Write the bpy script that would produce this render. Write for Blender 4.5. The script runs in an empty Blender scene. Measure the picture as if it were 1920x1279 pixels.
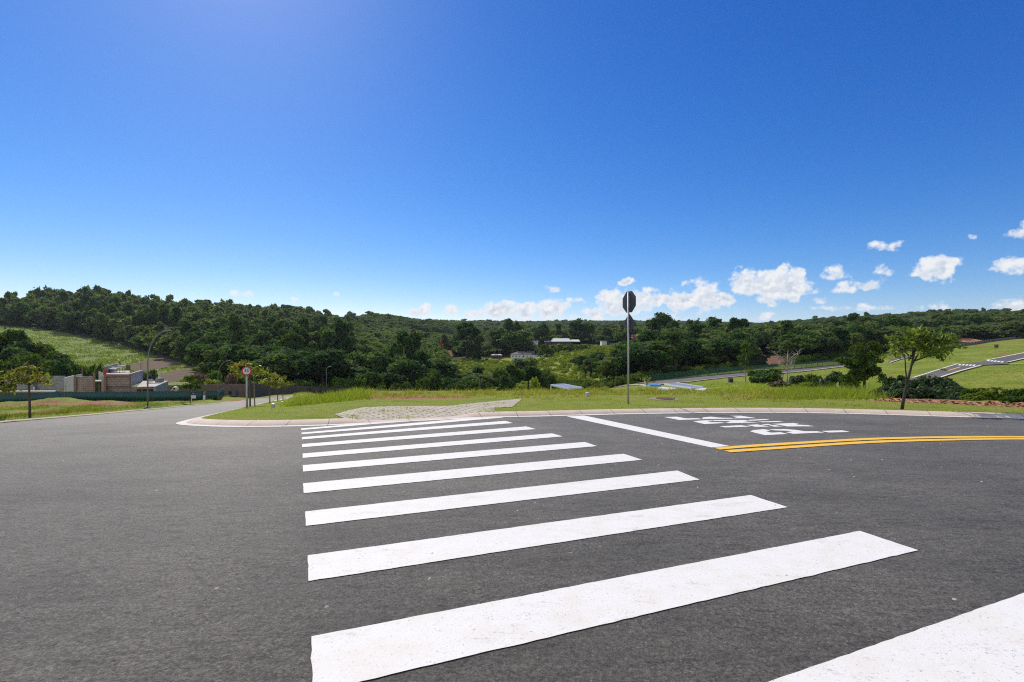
import bpy, bmesh, math, random
import numpy as np
from mathutils import Vector, Matrix, geometry

random.seed(7)
RNG = np.random.default_rng(11)
SC = bpy.context.scene
COL = SC.collection
F, CX, HY = 900.0, 960.0, 655.0        # focal length in photo pixels, image centre column, eye-level row
R = math.radians

# ------------------------------------------------------------------ render settings, camera
SC.render.engine = 'CYCLES'
SC.view_settings.view_transform = 'Standard'
SC.view_settings.look = 'None'
SC.view_settings.exposure = 0.0
SC.view_settings.gamma = 1.0
SC.cycles.max_bounces = 8
SC.cycles.diffuse_bounces = 3
SC.cycles.transmission_bounces = 4
SC.cycles.transparent_max_bounces = 8
SC.cycles.volume_bounces = 0
SC.cycles.use_adaptive_sampling = True
SC.cycles.adaptive_threshold = 0.01
SC.cycles.use_denoising = False
SC.cycles.pixel_filter_type = 'BLACKMAN_HARRIS'
SC.cycles.filter_width = 1.15
SC.cycles.denoiser = 'OPENIMAGEDENOISE'
SC.cycles.denoising_input_passes = 'RGB_ALBEDO_NORMAL'
SC.cycles.denoising_prefilter = 'NONE'

cam_d = bpy.data.cameras.new('camera')
cam_d.sensor_width = 36.0
cam_d.lens = 36.0 * F / 1920.0
cam_d.shift_y = (HY - 639.5) / 1920.0
cam_d.clip_start = 0.05
cam_d.clip_end = 9000
cam = bpy.data.objects.new('camera', cam_d)
COL.objects.link(cam)
cam.location = (0, 0, 0)
cam.rotation_euler = (R(90), 0, 0)
SC.camera = cam

# ------------------------------------------------------------------ tagging helpers
def tag(o, label=None, cat=None, group=None, kind=None):
    if label: o['label'] = label
    if cat: o['category'] = cat
    if group: o['group'] = group
    if kind: o['kind'] = kind
    return o

def empty(name, loc, label, cat, group=None, rz=0.0):
    o = bpy.data.objects.new(name, None)
    COL.objects.link(o)
    o.location = loc
    o.rotation_euler = (0, 0, rz)
    o.empty_display_size = 0.2
    return tag(o, label, cat, group)

def fast_mesh(name, verts, faces, mats=None, smooth=False, attrs=None, mat_idx=None):
    """verts Nx3, faces Mx3 or Mx4 numpy -> mesh"""
    me = bpy.data.meshes.new(name)
    verts = np.asarray(verts, dtype=np.float32)
    faces = np.asarray(faces, dtype=np.int32)
    n, k = faces.shape
    me.vertices.add(len(verts)); me.vertices.foreach_set('co', verts.ravel())
    me.loops.add(n * k); me.loops.foreach_set('vertex_index', faces.ravel())
    me.polygons.add(n)
    me.polygons.foreach_set('loop_start', np.arange(0, n * k, k, dtype=np.int32))
    try:
        me.polygons.foreach_set('loop_total', np.full(n, k, dtype=np.int32))
    except Exception:
        pass
    if mats:
        for m in mats: me.materials.append(m)
    if mat_idx is not None:
        me.polygons.foreach_set('material_index', np.asarray(mat_idx, dtype=np.int32))
    if smooth:
        me.polygons.foreach_set('use_smooth', np.ones(n, dtype=bool))
    for an, av in (attrs or {}).items():
        a = me.attributes.new(an, 'FLOAT', 'POINT')
        a.data.foreach_set('value', np.asarray(av, dtype=np.float32))
    me.update(calc_edges=True)
    me.validate()
    return me

def link(name, me, parent=None, loc=None):
    o = bpy.data.objects.new(name, me)
    COL.objects.link(o)
    if parent is not None: o.parent = parent
    if loc is not None: o.location = loc
    return o

class MB:
    """mesh builder: collects boxes, tubes, prisms ... and links them as ONE object"""
    def __init__(s): s.v = []; s.f = []
    def add(s, vs, fs):
        b = len(s.v); s.v += [tuple(p) for p in vs]; s.f += [tuple(i + b for i in f) for f in fs]; return s
    def box(s, x0, x1, y0, y1, z0, z1):
        return s.add([(x0,y0,z0),(x1,y0,z0),(x1,y1,z0),(x0,y1,z0),(x0,y0,z1),(x1,y0,z1),(x1,y1,z1),(x0,y1,z1)],
                     [(0,3,2,1),(4,5,6,7),(0,1,5,4),(1,2,6,5),(2,3,7,6),(3,0,4,7)])
    def obox(s, c, u, w, lu, lw, z0, z1):
        """box with horizontal axes u and w (unit 2D), centre c, half sizes lu, lw; z0/z1 may be callables"""
        P = []
        for z in (z0, z1):
            for a, b in ((-1,-1),(1,-1),(1,1),(-1,1)):
                x = c[0] + u[0]*a*lu + w[0]*b*lw; y = c[1] + u[1]*a*lu + w[1]*b*lw
                P.append((x, y, z(x, y) if callable(z) else z))
        return s.add(P, [(0,3,2,1),(4,5,6,7),(0,1,5,4),(1,2,6,5),(2,3,7,6),(3,0,4,7)])
    def tube(s, pts, rad, n=8, cap=True):
        pts = [Vector(p) for p in pts]
        if not hasattr(rad, '__len__'): rad = [rad] * len(pts)
        ring = []; prev = None
        for i, p in enumerate(pts):
            t = (pts[min(i+1, len(pts)-1)] - pts[max(i-1, 0)]).normalized()
            if prev is None:
                a = Vector((1,0,0)) if abs(t.x) < 0.9 else Vector((0,1,0))
                u = t.cross(a).normalized()
            else:
                u = (prev - t * prev.dot(t)).normalized()
            prev = u; w = t.cross(u)
            ring.append([p + (u*math.cos(2*math.pi*k/n) + w*math.sin(2*math.pi*k/n)) * rad[i] for k in range(n)])
        vs = [q for r in ring for q in r]; fs = []
        for i in range(len(pts)-1):
            for k in range(n):
                fs.append((i*n+k, i*n+(k+1)%n, (i+1)*n+(k+1)%n, (i+1)*n+k))
        if cap:
            fs.append(tuple(range(n-1,-1,-1))); fs.append(tuple((len(pts)-1)*n+k for k in range(n)))
        return s.add(vs, fs)
    def prism(s, poly, z0, z1):
        n = len(poly)
        vs = [(p[0],p[1],z0) for p in poly] + [(p[0],p[1],z1) for p in poly]
        fs = [tuple(range(n-1,-1,-1)), tuple(range(n,2*n))] + [(i,(i+1)%n,n+(i+1)%n,n+i) for i in range(n)]
        return s.add(vs, fs)
    def slab(s, poly3, d):
        """planar 3D polygon thickened by vector d"""
        n = len(poly3); d = Vector(d)
        vs = [Vector(p) for p in poly3] + [Vector(p) + d for p in poly3]
        fs = [tuple(range(n-1,-1,-1)), tuple(range(n,2*n))] + [(i,(i+1)%n,n+(i+1)%n,n+i) for i in range(n)]
        return s.add(vs, fs)
    def mesh(s, name, mat, smooth=False):
        me = bpy.data.meshes.new(name); me.from_pydata(s.v, [], s.f)
        if mat is not None: me.materials.append(mat)
        bm = bmesh.new(); bm.from_mesh(me); bmesh.ops.recalc_face_normals(bm, faces=bm.faces); bm.to_mesh(me); bm.free()
        if smooth:
            for p in me.polygons: p.use_smooth = True
        return me
    def build(s, name, mat, parent=None, loc=None, smooth=False, bevel=0.0):
        o = link(name, s.mesh(name, mat, smooth), parent, loc)
        if bevel:
            b = o.modifiers.new('bevel', 'BEVEL'); b.width = bevel; b.segments = 2; b.limit_method = 'ANGLE'
        return o

# ------------------------------------------------------------------ material helpers
class NT:
    def __init__(s, m): s.t = m.node_tree; s.n = s.t.nodes; s.l = s.t.links
    def node(s, typ, **kw):
        nd = s.n.new(typ)
        for k, v in kw.items():
            if k.startswith('i_'):
                key = k[2:]; key = int(key) if key.isdigit() else key.replace('_', ' ')
                s.set(nd.inputs[key], v)
            else: setattr(nd, k, v)
        return nd
    def set(s, inp, v):
        if isinstance(v, bpy.types.NodeSocket): s.l.new(v, inp)
        elif v is not None: inp.default_value = v
    def math(s, op, a, b=None, c=None, clamp=False):
        nd = s.n.new('ShaderNodeMath'); nd.operation = op; nd.use_clamp = clamp
        s.set(nd.inputs[0], a)
        if b is not None: s.set(nd.inputs[1], b)
        if c is not None: s.set(nd.inputs[2], c)
        return nd.outputs[0]
    def mix(s, fac, a, b, blend='MIX'):
        nd = s.n.new('ShaderNodeMix'); nd.data_type = 'RGBA'; nd.blend_type = blend
        s.set(nd.inputs[0], fac); s.set(nd.inputs[6], a); s.set(nd.inputs[7], b)
        return nd.outputs[2]
    def ramp(s, fac, stops, interp='LINEAR'):
        nd = s.n.new('ShaderNodeValToRGB'); cr = nd.color_ramp; cr.interpolation = interp
        while len(cr.elements) < len(stops): cr.elements.new(0.5)
        for e, (p, c) in zip(cr.elements, stops):
            e.position = p; e.color = (c, c, c, 1) if not hasattr(c, '__len__') else tuple(c) + (1,) * (4 - len(c))
        s.set(nd.inputs[0], fac)
        return nd.outputs[0]
    def noise(s, vec, scale, detail=4, rough=0.55, out=0, **kw):
        nd = s.n.new('ShaderNodeTexNoise'); nd.inputs['Scale'].default_value = scale
        nd.inputs['Detail'].default_value = detail; nd.inputs['Roughness'].default_value = rough
        for k, v in kw.items(): nd.inputs[k].default_value = v
        if vec is not None: s.l.new(vec, nd.inputs['Vector'])
        return nd.outputs[out]
    def mapping(s, vec, scale=(1,1,1), rot=(0,0,0), loc=(0,0,0)):
        nd = s.n.new('ShaderNodeMapping'); nd.inputs['Scale'].default_value = scale
        nd.inputs['Rotation'].default_value = rot; nd.inputs['Location'].default_value = loc
        s.l.new(vec, nd.inputs['Vector']); return nd.outputs[0]
    def attr(s, name): return s.node('ShaderNodeAttribute', attribute_name=name).outputs['Fac']
    def smooth(s, x, a, b):
        nd = s.n.new('ShaderNodeMapRange'); nd.interpolation_type = 'SMOOTHSTEP'
        s.set(nd.inputs[0], x); s.set(nd.inputs[1], a); s.set(nd.inputs[2], b)
        return nd.outputs[0]

def new_mat(name):
    m = bpy.data.materials.new(name); m.use_nodes = True
    return m, NT(m), m.node_tree.nodes['Principled BSDF']

def geo_pos(t): return t.node('ShaderNodeNewGeometry').outputs['Position']
def obj_pos(t): return t.node('ShaderNodeTexCoord').outputs['Object']

def simple_mat(name, col, rough=0.7, var=0.12, scale=6.0, metal=0.0, bump=0.0, spec=0.5):
    m, t, b = new_mat(name)
    p = obj_pos(t)
    n = t.noise(p, scale, 5, 0.6)
    c0 = tuple(max(0, c * (1 - var)) for c in col); c1 = tuple(min(1, c * (1 + var)) for c in col)
    t.set(b.inputs['Base Color'], t.ramp(n, [(0.3, c0), (0.7, c1)]))
    b.inputs['Roughness'].default_value = rough
    b.inputs['Metallic'].default_value = metal
    b.inputs['Specular IOR Level'].default_value = spec
    if bump:
        bp = t.node('ShaderNodeBump', i_Strength=bump, i_Distance=0.02); t.set(bp.inputs['Height'], t.noise(p, scale*6, 4))
        t.set(b.inputs['Normal'], bp.outputs[0])
    return m

def leaf_mat(name, cols, trans=0.35, rough=0.55, spec=0.35, tcol=(1.25, 1.35, 0.55)):
    """diffuse + translucent foliage; hue from the 'tint' attribute and the object's own random value"""
    m, t, b = new_mat(name)
    out = t.n['Material Output']
    a = t.attr('tint')
    r = t.node('ShaderNodeObjectInfo').outputs['Random']
    f = t.math('FRACT', t.math('ADD', a, t.math('MULTIPLY', r, 0.37)))
    f = t.math('ABSOLUTE', t.math('SUBTRACT', t.math('MULTIPLY', f, 2.0), 1.0))
    k = len(cols)
    col = t.ramp(f, [(i / max(1, k-1), c) for i, c in enumerate(cols)])
    t.set(b.inputs['Base Color'], col)
    b.inputs['Roughness'].default_value = rough
    b.inputs['Specular IOR Level'].default_value = spec
    tr = t.node('ShaderNodeBsdfTranslucent')
    tc = t.mix(1.0, col, tuple(tcol) + (1,), 'MULTIPLY')
    t.set(tr.inputs['Color'], tc)
    ms = t.node('ShaderNodeMixShader'); ms.inputs[0].default_value = trans
    t.l.new(b.outputs[0], ms.inputs[1]); t.l.new(tr.outputs[0], ms.inputs[2])
    t.l.new(ms.outputs[0], out.inputs['Surface'])
    return m

# ------------------------------------------------------------------ the lie of the land (all z relative to eye level)
EDIR = np.array([0.917, 0.400]); NDIR = np.array([-0.400, 0.917])     # along the crossing road / along the road that runs down to the left
CORNER = np.array([-8.07, 11.5])

def near_z(x, y):
    p0 = -1.256 - 0.0467 * y
    t = (x - CORNER[0]) * NDIR[0] + (y - CORNER[1]) * NDIR[1]
    q = -1.79 - 0.089 * t
    k = 0.1
    m = np.minimum(p0, q)
    s = m - k * np.log(np.exp(-(p0 - m) / k) + np.exp(-(q - m) / k))
    # the building plot inside the kerb stays level with the crossing road
    e = np.clip(((x - CORNER[0]) * EDIR[0] + (y - CORNER[1]) * EDIR[1] - 1.5) / 5.0, 0, 1); e = e*e*(3-2*e)
    return p0 * e + s * (1 - e)

TPX = [-250, 0, 100, 200, 400, 560, 700, 800, 900, 980, 1050, 1200, 1350, 1500, 1650, 1800, 1950, 2250]
TDD = [22, 40, 60, 80, 110, 150, 200, 280, 360, 460, 600, 900, 1400, 2000, 2700]
TZ = {
 -250: [-3.1,-5.2,-7.1,-8.6,-10,-9,-5, 5, 15, 22, 28, 36, 45, 60, 60],
 0:    [-3.1,-5.2,-7.1,-8.8,-10,-9,-4.5, 7.5, 18, 27, 30, 38, 45, 60, 60],
 100:  [-3.05,-5.1,-7.0,-8.6,-10.2,-9.8,-6, 4, 15, 32, 40, 40, 45, 60, 60],
 200:  [-3.0,-5.0,-6.9,-8.4,-10.5,-10.5,-7.5, 0, 12, 32, 37, 38, 45, 60, 60],
 400:  [-2.8,-4.7,-6.7,-8.4,-10.2,-10,-9.5,-3, 9, 24, 36, 37, 45, 60, 60],
 560:  [-2.7,-4.5,-6.4,-8.2,-9.9,-12,-12,-7, 1, 13, 31, 36, 45, 60, 60],
 700:  [-2.3,-5,-8,-10.5,-13,-15,-14,-9,-3, 4, 16, 50, 55, 60, 60],
 800:  [-2.2,-6,-9,-11,-13.5,-15.5,-15,-10,-5, 0, 10, 40, 64, 66, 60],
 900:  [-2.2,-6.5,-9.5,-11.5,-14,-15.5,-14.5,-10,-5.8, 1.5, 10, 26, 68, 80, 70],
 980:  [-2.2,-6.3,-9.3,-11,-13.5,-15,-14,-10, -5.4, 2.5, 11, 26, 65, 90, 75],
 1050: [-2.1,-6,-9,-10.5,-13,-14,-13,-7, 0.5, 5.5, 12, 26, 62, 98, 80],
 1200: [-2.0,-5,-7.5,-8.5,-8.2,-9.5,-7,-1, 3, 7, 13, 30, 62, 98, 80],
 1350: [-2.0,-4.0,-5.2,-5.9,-6.1,-7,-5,-1, 2, 7, 14, 28, 60, 94, 80],
 1500: [-2.0,-3.6,-4.8,-5.3,-5.3,-5.0,-3.5, 0, 3.5, 8, 16, 40, 62, 80, 80],
 1650: [-2.1,-4.2,-5.6,-5.6,-4.9,-3.3,-1, 3, 7, 12, 22, 49, 72, 80, 80],
 1800: [-2.2,-4.6,-5.6,-4.6,-3.0,-0.6, 2.2, 5.2, 12, 19, 32, 57, 74, 80, 80],
 1950: [-2.3,-4.6,-5.4,-3.8,-2.0, 1.3, 4, 8.5, 15, 21, 34, 52, 70, 80, 80],
 2250: [-2.3,-4.6,-5.2,-3.4,-1.4, 2.0, 5, 11, 16, 22, 34, 50, 68, 80, 80],
}
def pchip(xk, yk, x):
    """monotone cubic through (xk, yk[k, ...]) at x"""
    xk = np.asarray(xk, float); yk = np.asarray(yk, float); h = np.diff(xk)
    d = np.diff(yk, axis=0) / h[:, None]
    m = np.zeros_like(yk); m[0] = d[0]; m[-1] = d[-1]
    a, b = d[:-1], d[1:]
    hm = np.where(a * b > 0, 2 * a * b / np.where(np.abs(a + b) < 1e-12, 1, a + b), 0)
    m[1:-1] = hm
    i = np.clip(np.searchsorted(xk, x) - 1, 0, len(xk) - 2)
    t = ((x - xk[i]) / h[i])[:, None]; hh = h[i][:, None]
    return ((2*t**3-3*t**2+1)*yk[i] + (t**3-2*t**2+t)*hh*m[i] + (-2*t**3+3*t**2)*yk[i+1] + (t**3-t**2)*hh*m[i+1])
_tab = np.array([TZ[p] for p in TPX], float)                    # px, d
LG = np.linspace(math.log(22), math.log(2700), 260)
_t1 = pchip(np.log(TDD), _tab.T, LG)                            # lg, px
PG = np.arange(-250, 2251, 10.0)
TAB = pchip(TPX, _t1.T, PG)                                     # pxg, lg

def far_z(x, y):
    px = np.clip(CX + F * x / np.maximum(y, 1.0), -250, 2250); lg = np.clip(np.log(np.maximum(y, 22.0)), LG[0], LG[-1])
    i = np.clip(((px + 250) / 10).astype(int), 0, len(PG) - 2); fi = (px + 250) / 10 - i
    s = (lg - LG[0]) / (LG[1] - LG[0]); j = np.clip(s.astype(int), 0, len(LG) - 2); fj = s - j
    z = (TAB[i, j]*(1-fi)*(1-fj) + TAB[i+1, j]*fi*(1-fj) + TAB[i, j+1]*(1-fi)*fj + TAB[i+1, j+1]*fi*fj)
    w = np.clip((y - 45) / 40, 0, 1) * np.clip((1250 - px) / 200, 0, 1)
    return z + w * (0.25*np.sin(x*0.31+1.7*np.sin(y*0.05)) * np.sin(y*0.23+0.6) + 0.12*np.sin(x*0.9+y*0.4))

def G(x, y):
    x = np.asarray(x, float); y = np.asarray(y, float)
    w = np.clip((y - 29.0) / 9.0, 0, 1); w = w*w*(3-2*w)
    # the road that runs down to the left keeps its even fall further out
    lat = -((x - CORNER[0]) * EDIR[0] + (y - CORNER[1]) * EDIR[1])
    return near_z(x, y) * (1 - w) + far_z(x, y) * w

def g(x, y): return float(G(np.array([x]), np.array([y]))[0])
def zpx(py, d): return -(py - HY) / F * d
def xpx(px, d): return (px - CX) / F * d
def unproj(px, py, raise_=0.0, dmax=400):
    ds = np.concatenate([np.arange(1.2, 40, 0.05), np.arange(40, dmax, 0.25)])
    xs = (px - CX) / F * ds; zr = -(py - HY) / F * ds
    below = zr < G(xs, ds) + raise_
    i = int(np.argmax(below)) if below.any() else len(ds) - 1
    a, b = ds[max(i-1, 0)], ds[i]
    for _ in range(30):
        mth = 0.5*(a+b)
        if -(py - HY)/F*mth < g((px-CX)/F*mth, mth) + raise_: b = mth
        else: a = mth
    return ((px - CX) / F * b, b)
def ups(pts, r=0.0): return [unproj(p[0], p[1], r) for p in pts]
def at(px, d, dz=0.0):
    x = xpx(px, d); return Vector((x, d, g(x, d) + dz))

def in_poly(x, y, poly):
    x = np.asarray(x, float); y = np.asarray(y, float); c = np.zeros(x.shape, bool)
    n = len(poly)
    for i in range(n):
        x0, y0 = poly[i]; x1, y1 = poly[(i+1) % n]
        if y0 == y1: continue
        k = ((y0 > y) != (y1 > y)) & (x < (x1-x0)*(y-y0)/(y1-y0) + x0)
        c ^= k
    return c

def chaikin(pts, n=2):
    for _ in range(n):
        q = [pts[0]]
        for a, b in zip(pts[:-1], pts[1:]):
            q.append((a[0]*.75+b[0]*.25, a[1]*.75+b[1]*.25)); q.append((a[0]*.25+b[0]*.75, a[1]*.25+b[1]*.75))
        q.append(pts[-1]); pts = q
    return pts
def resample(pts, step):
    P = np.array(pts, float); s = np.concatenate([[0], np.cumsum(np.hypot(*np.diff(P, axis=0).T))])
    n = max(2, int(s[-1]/step)+1); t = np.linspace(0, s[-1], n)
    return np.stack([np.interp(t, s, P[:,0]), np.interp(t, s, P[:,1])], 1), t
def offset(P, d):
    """offset a polyline to its right-hand side by d"""
    T = np.gradient(P, axis=0); T /= np.hypot(T[:,0], T[:,1])[:,None]
    return P + np.stack([T[:,1], -T[:,0]], 1) * d

def sheet(name, poly, step, zf, mat, holes=None):
    """a polygon filled with a fine triangulation that follows a height function"""
    poly = [tuple(p) for p in poly]
    dense = []
    for a, b in zip(poly, poly[1:] + poly[:1]):
        L = math.dist(a, b); st = step(0.5*(a[1]+b[1])) if callable(step) else step
        n = max(1, int(L/st))
        dense += [(a[0]+(b[0]-a[0])*k/n, a[1]+(b[1]-a[1])*k/n) for k in range(n)]
    xs = [p[0] for p in poly]; ys = [p[1] for p in poly]
    pts = []; y = min(ys)
    while y < max(ys):
        st = step(y) if callable(step) else step
        x = np.arange(min(xs), max(xs), st); pts.append(np.stack([x + (len(pts) % 2)*st*0.5, np.full_like(x, y)], 1)); y += st*0.87
    P = np.concatenate(pts)
    P = P[in_poly(P[:,0], P[:,1], poly)]
    # drop inner points that crowd the border
    D = np.array(dense); keep = np.ones(len(P), bool)
    for i in range(0, len(P), 4000):
        q = P[i:i+4000]; dd = ((q[:,None,:]-D[None])**2).sum(2).min(1)
        st = np.array([step(v) if callable(step) else step for v in q[:,1]])
        keep[i:i+4000] = dd > (0.3*st)**2
    P = P[keep]
    nb = len(dense)
    co = [Vector(p) for p in dense] + [Vector(p) for p in P]
    vs, es, fs, *_ = geometry.delaunay_2d_cdt(co, [(i, (i+1) % nb) for i in range(nb)], [list(range(nb))], 1, 1e-5)
    V = np.array([(v.x, v.y) for v in vs]); Z = zf(V[:,0], V[:,1])
    T = []
    for f in fs:
        f = list(f)
        for k in range(1, len(f)-1): T.append((f[0], f[k], f[k+1]))
    T = np.array(T)
    a, b, c = V[T[:,0]], V[T[:,1]], V[T[:,2]]
    fl = ((b-a)[:,0]*(c-a)[:,1] - (b-a)[:,1]*(c-a)[:,0]) < 0
    T[fl] = T[fl][:, ::-1]
    me = fast_mesh(name, np.column_stack([V, Z]), T, [mat], smooth=True)
    return link(name, me)
# ------------------------------------------------------------------ world: sky with cumulus, sun
SUN_AZ, SUN_EL = R(-31), R(43)
SUNV = Vector((math.sin(SUN_AZ)*math.cos(SUN_EL), math.cos(SUN_AZ)*math.cos(SUN_EL), math.sin(SUN_EL)))
CLOUDS = [  # photo column, row, half width, half height, amount
 (458,551,15,7,.8),(545,563,7,4,.5),(632,553,8,4,.5),(790,580,20,11,.9),(847,581,14,11,.9),
 (898,588,22,9,.7),(938,580,36,15,1),(985,580,38,14,1),(1034,578,34,15,1),(1076,564,15,5,.6),(1033,541,9,6,.7),(1108,584,18,10,.8),
 (1168,529,14,6,.9),(1162,566,42,21,1),(1205,564,30,20,1),(1243,560,14,10,.8),
 (1318,556,36,27,1),(1285,562,36,18,1),(1348,560,24,15,1),
 (1402,530,30,24,1),(1440,536,34,27,1.05),(1472,532,34,30,1.05),(1505,544,28,16,1),(1490,562,16,8,.8),(1452,552,36,16,1),
 (1571,512,24,11,.75),(1558,518,16,7,.7),(1575,543,24,9,.72),(1628,533,30,11,.78),(1657,509,24,9,.62),(1660,461,27,8,.55),
 (1757,503,32,21,.95),(1737,516,22,10,.85),(1788,491,18,8,.6),(1838,441,9,5,.5),(1912,428,22,15,.85),(1900,496,34,15,.9),
 (1745,576,26,10,.7),(1898,577,40,14,.85),(1442,592,16,9,.65),(1540,563,11,6,.6),(1250,596,40,8,.55),(1000,596,90,8,.5),(1110,596,40,7,.5),(1600,576,70,5,.3)]

def build_world():
    w = bpy.data.worlds.new('World'); SC.world = w; w.use_nodes = True
    t = NT(w); t.n.clear()
    out = t.node('ShaderNodeOutputWorld')
    sky = t.node('ShaderNodeTexSky', sky_type='NISHITA', sun_disc=False, sun_elevation=SUN_EL, sun_rotation=SKY_ROT,
                 altitude=700.0, air_density=SKY_AIR, dust_density=SKY_DUST, ozone_density=SKY_OZ)
    hs = t.node('ShaderNodeHueSaturation'); hs.inputs['Saturation'].default_value = SKY_SAT; hs.inputs['Value'].default_value = 1.0
    hs.inputs['Hue'].default_value = SKY_HUE
    t.l.new(sky.outputs[0], hs.inputs['Color'])
    gmo = t.mix(1.0, hs.outputs[0], SKY_TINT, 'MULTIPLY')
    # deepen the blue away from the sun, as a polarised sky
    sc3 = t.node('ShaderNodeSeparateColor'); t.l.new(gmo, sc3.inputs[0])
    cc3 = t.node('ShaderNodeCombineColor')
    for i_, (gain, ex) in enumerate(((0.5856, 1.5), (0.787, 1.15), (1.324, 0.85))):
        t.set(cc3.inputs[i_], t.math('MULTIPLY', t.math('POWER', t.math('MAXIMUM', sc3.outputs[i_], 0.0), ex), gain))
    bg = t.node('ShaderNodeBackground'); bg.inputs[1].default_value = SKY_STR
    t.l.new(cc3.outputs[0], bg.inputs[0])
    # clouds, by compass direction and height above the horizon
    d = t.node('ShaderNodeTexCoord').outputs['Generated']
    sp = t.node('ShaderNodeSeparateXYZ'); t.l.new(d, sp.inputs[0])
    az = t.math('ARCTAN2', sp.outputs[0], sp.outputs[1]); el = t.math('ARCSINE', sp.outputs[2])
    cb = t.node('ShaderNodeCombineXYZ'); t.set(cb.inputs[0], az); t.set(cb.inputs[1], el)
    P = cb.outputs[0]
    wn = t.noise(P, 26, 3, 0.5, out=1)
    vm = t.node('ShaderNodeVectorMath', operation='MULTIPLY_ADD'); t.l.new(wn, vm.inputs[0])
    vm.inputs[1].default_value = (0.05, 0.03, 0); vm.inputs[2].default_value = (0, 0, 0); t.l.new(P, vm.inputs[2])
    s2 = t.node('ShaderNodeVectorMath', operation='ADD'); t.l.new(vm.outputs[0], s2.inputs[0]); s2.inputs[1].default_value = (-0.025, -0.015, 0)
    sq = t.node('ShaderNodeSeparateXYZ'); t.l.new(s2.outputs[0], sq.inputs[0])
    fld = None; shade = None
    for (px, py, hw, hh, am) in CLOUDS:
        a0 = math.atan2(px - CX, F); e0 = math.atan2(HY - py, math.hypot(F, px - CX))
        k = math.hypot(F, px - CX)
        ra = hw * F / k**2 * 1.25; re = hh / k * 1.3
        u = t.math('DIVIDE', t.math('SUBTRACT', sq.outputs[0], a0), ra)
        v = t.math('DIVIDE', t.math('SUBTRACT', sq.outputs[1], e0), re)
        vb = t.math('MINIMUM', v, t.math('MULTIPLY', v, 1.0))
        r2 = t.math('ADD', t.math('MULTIPLY', u, u), t.math('MULTIPLY', vb, vb))
        f = t.math('MULTIPLY', t.math('SUBTRACT', 1.0, r2), am)
        if fld is None: fld, shade = f, v
        else:
            gt = t.math('GREATER_THAN', f, fld)
            dv = t.math('SUBTRACT', v, shade)
            shade = t.math('MULTIPLY_ADD', gt, dv, shade)
            fld = t.math('MAXIMUM', fld, f)
    n1 = t.noise(P, 48, 8, 0.60)
    n2 = t.noise(t.mapping(P, loc=(0.0045, -0.0065, 0)), 48, 5, 0.5)
    fl2 = t.math('MAXIMUM', fld, -2.0)
    dens = t.math('ADD', t.math('MULTIPLY', fl2, 0.62), t.math('MULTIPLY', t.math('SUBTRACT', n1, 0.5), 1.75))
    alpha = t.smooth(dens, 0.02, 0.46)
    # unseen cumulus added behind the camera to neutralise the blue fill light
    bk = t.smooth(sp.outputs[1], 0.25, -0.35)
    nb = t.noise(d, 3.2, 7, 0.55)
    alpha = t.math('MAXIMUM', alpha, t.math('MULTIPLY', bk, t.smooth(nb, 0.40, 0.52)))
    sh = t.math('ADD', t.math('MULTIPLY', t.math('SUBTRACT', n1, n2), 3.2), t.math('MULTIPLY', shade, 0.42))
    sh = t.math('ADD', sh, t.math('MULTIPLY', t.math('SUBTRACT', n1, 0.5), 1.2))
    thick = t.smooth(dens, 0.15, 0.9)
    lit = t.smooth(sh, -0.55, 0.50)
    white = t.mix(lit, (0.47, 0.56, 0.72, 1), (1.0, 1.0, 1.0, 1))
    ccol = t.mix(thick, (0.93, 0.96, 1.0, 1), white)
    bc = t.node('ShaderNodeBackground'); bc.inputs[1].default_value = 0.93
    t.l.new(ccol, bc.inputs[0])
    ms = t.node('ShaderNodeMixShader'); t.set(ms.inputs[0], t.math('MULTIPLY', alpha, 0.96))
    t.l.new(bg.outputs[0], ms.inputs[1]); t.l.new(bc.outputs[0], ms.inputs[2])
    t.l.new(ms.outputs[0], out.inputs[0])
    w.cycles.sampling_method = 'MANUAL'; w.cycles.sample_map_resolution = 512

SKY_ROT = SUN_AZ; SKY_AIR, SKY_DUST, SKY_OZ = 1.0, 0.32, 2.0
SKY_SAT, SKY_HUE, SKY_STR = 1.25, 0.505, 0.103
SKY_TINT = (0.82, 0.96, 1.27, 1)
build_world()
sl = bpy.data.lights.new('sun', 'SUN'); sl.energy = 4.3; sl.angle = R(0.53); sl.color = (1.0, 0.925, 0.785)
so = bpy.data.objects.new('sun', sl); COL.objects.link(so)
so.rotation_euler = SUNV.to_track_quat('Z', 'Y').to_euler(); so.location = (-20, 30, 60)

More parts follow.
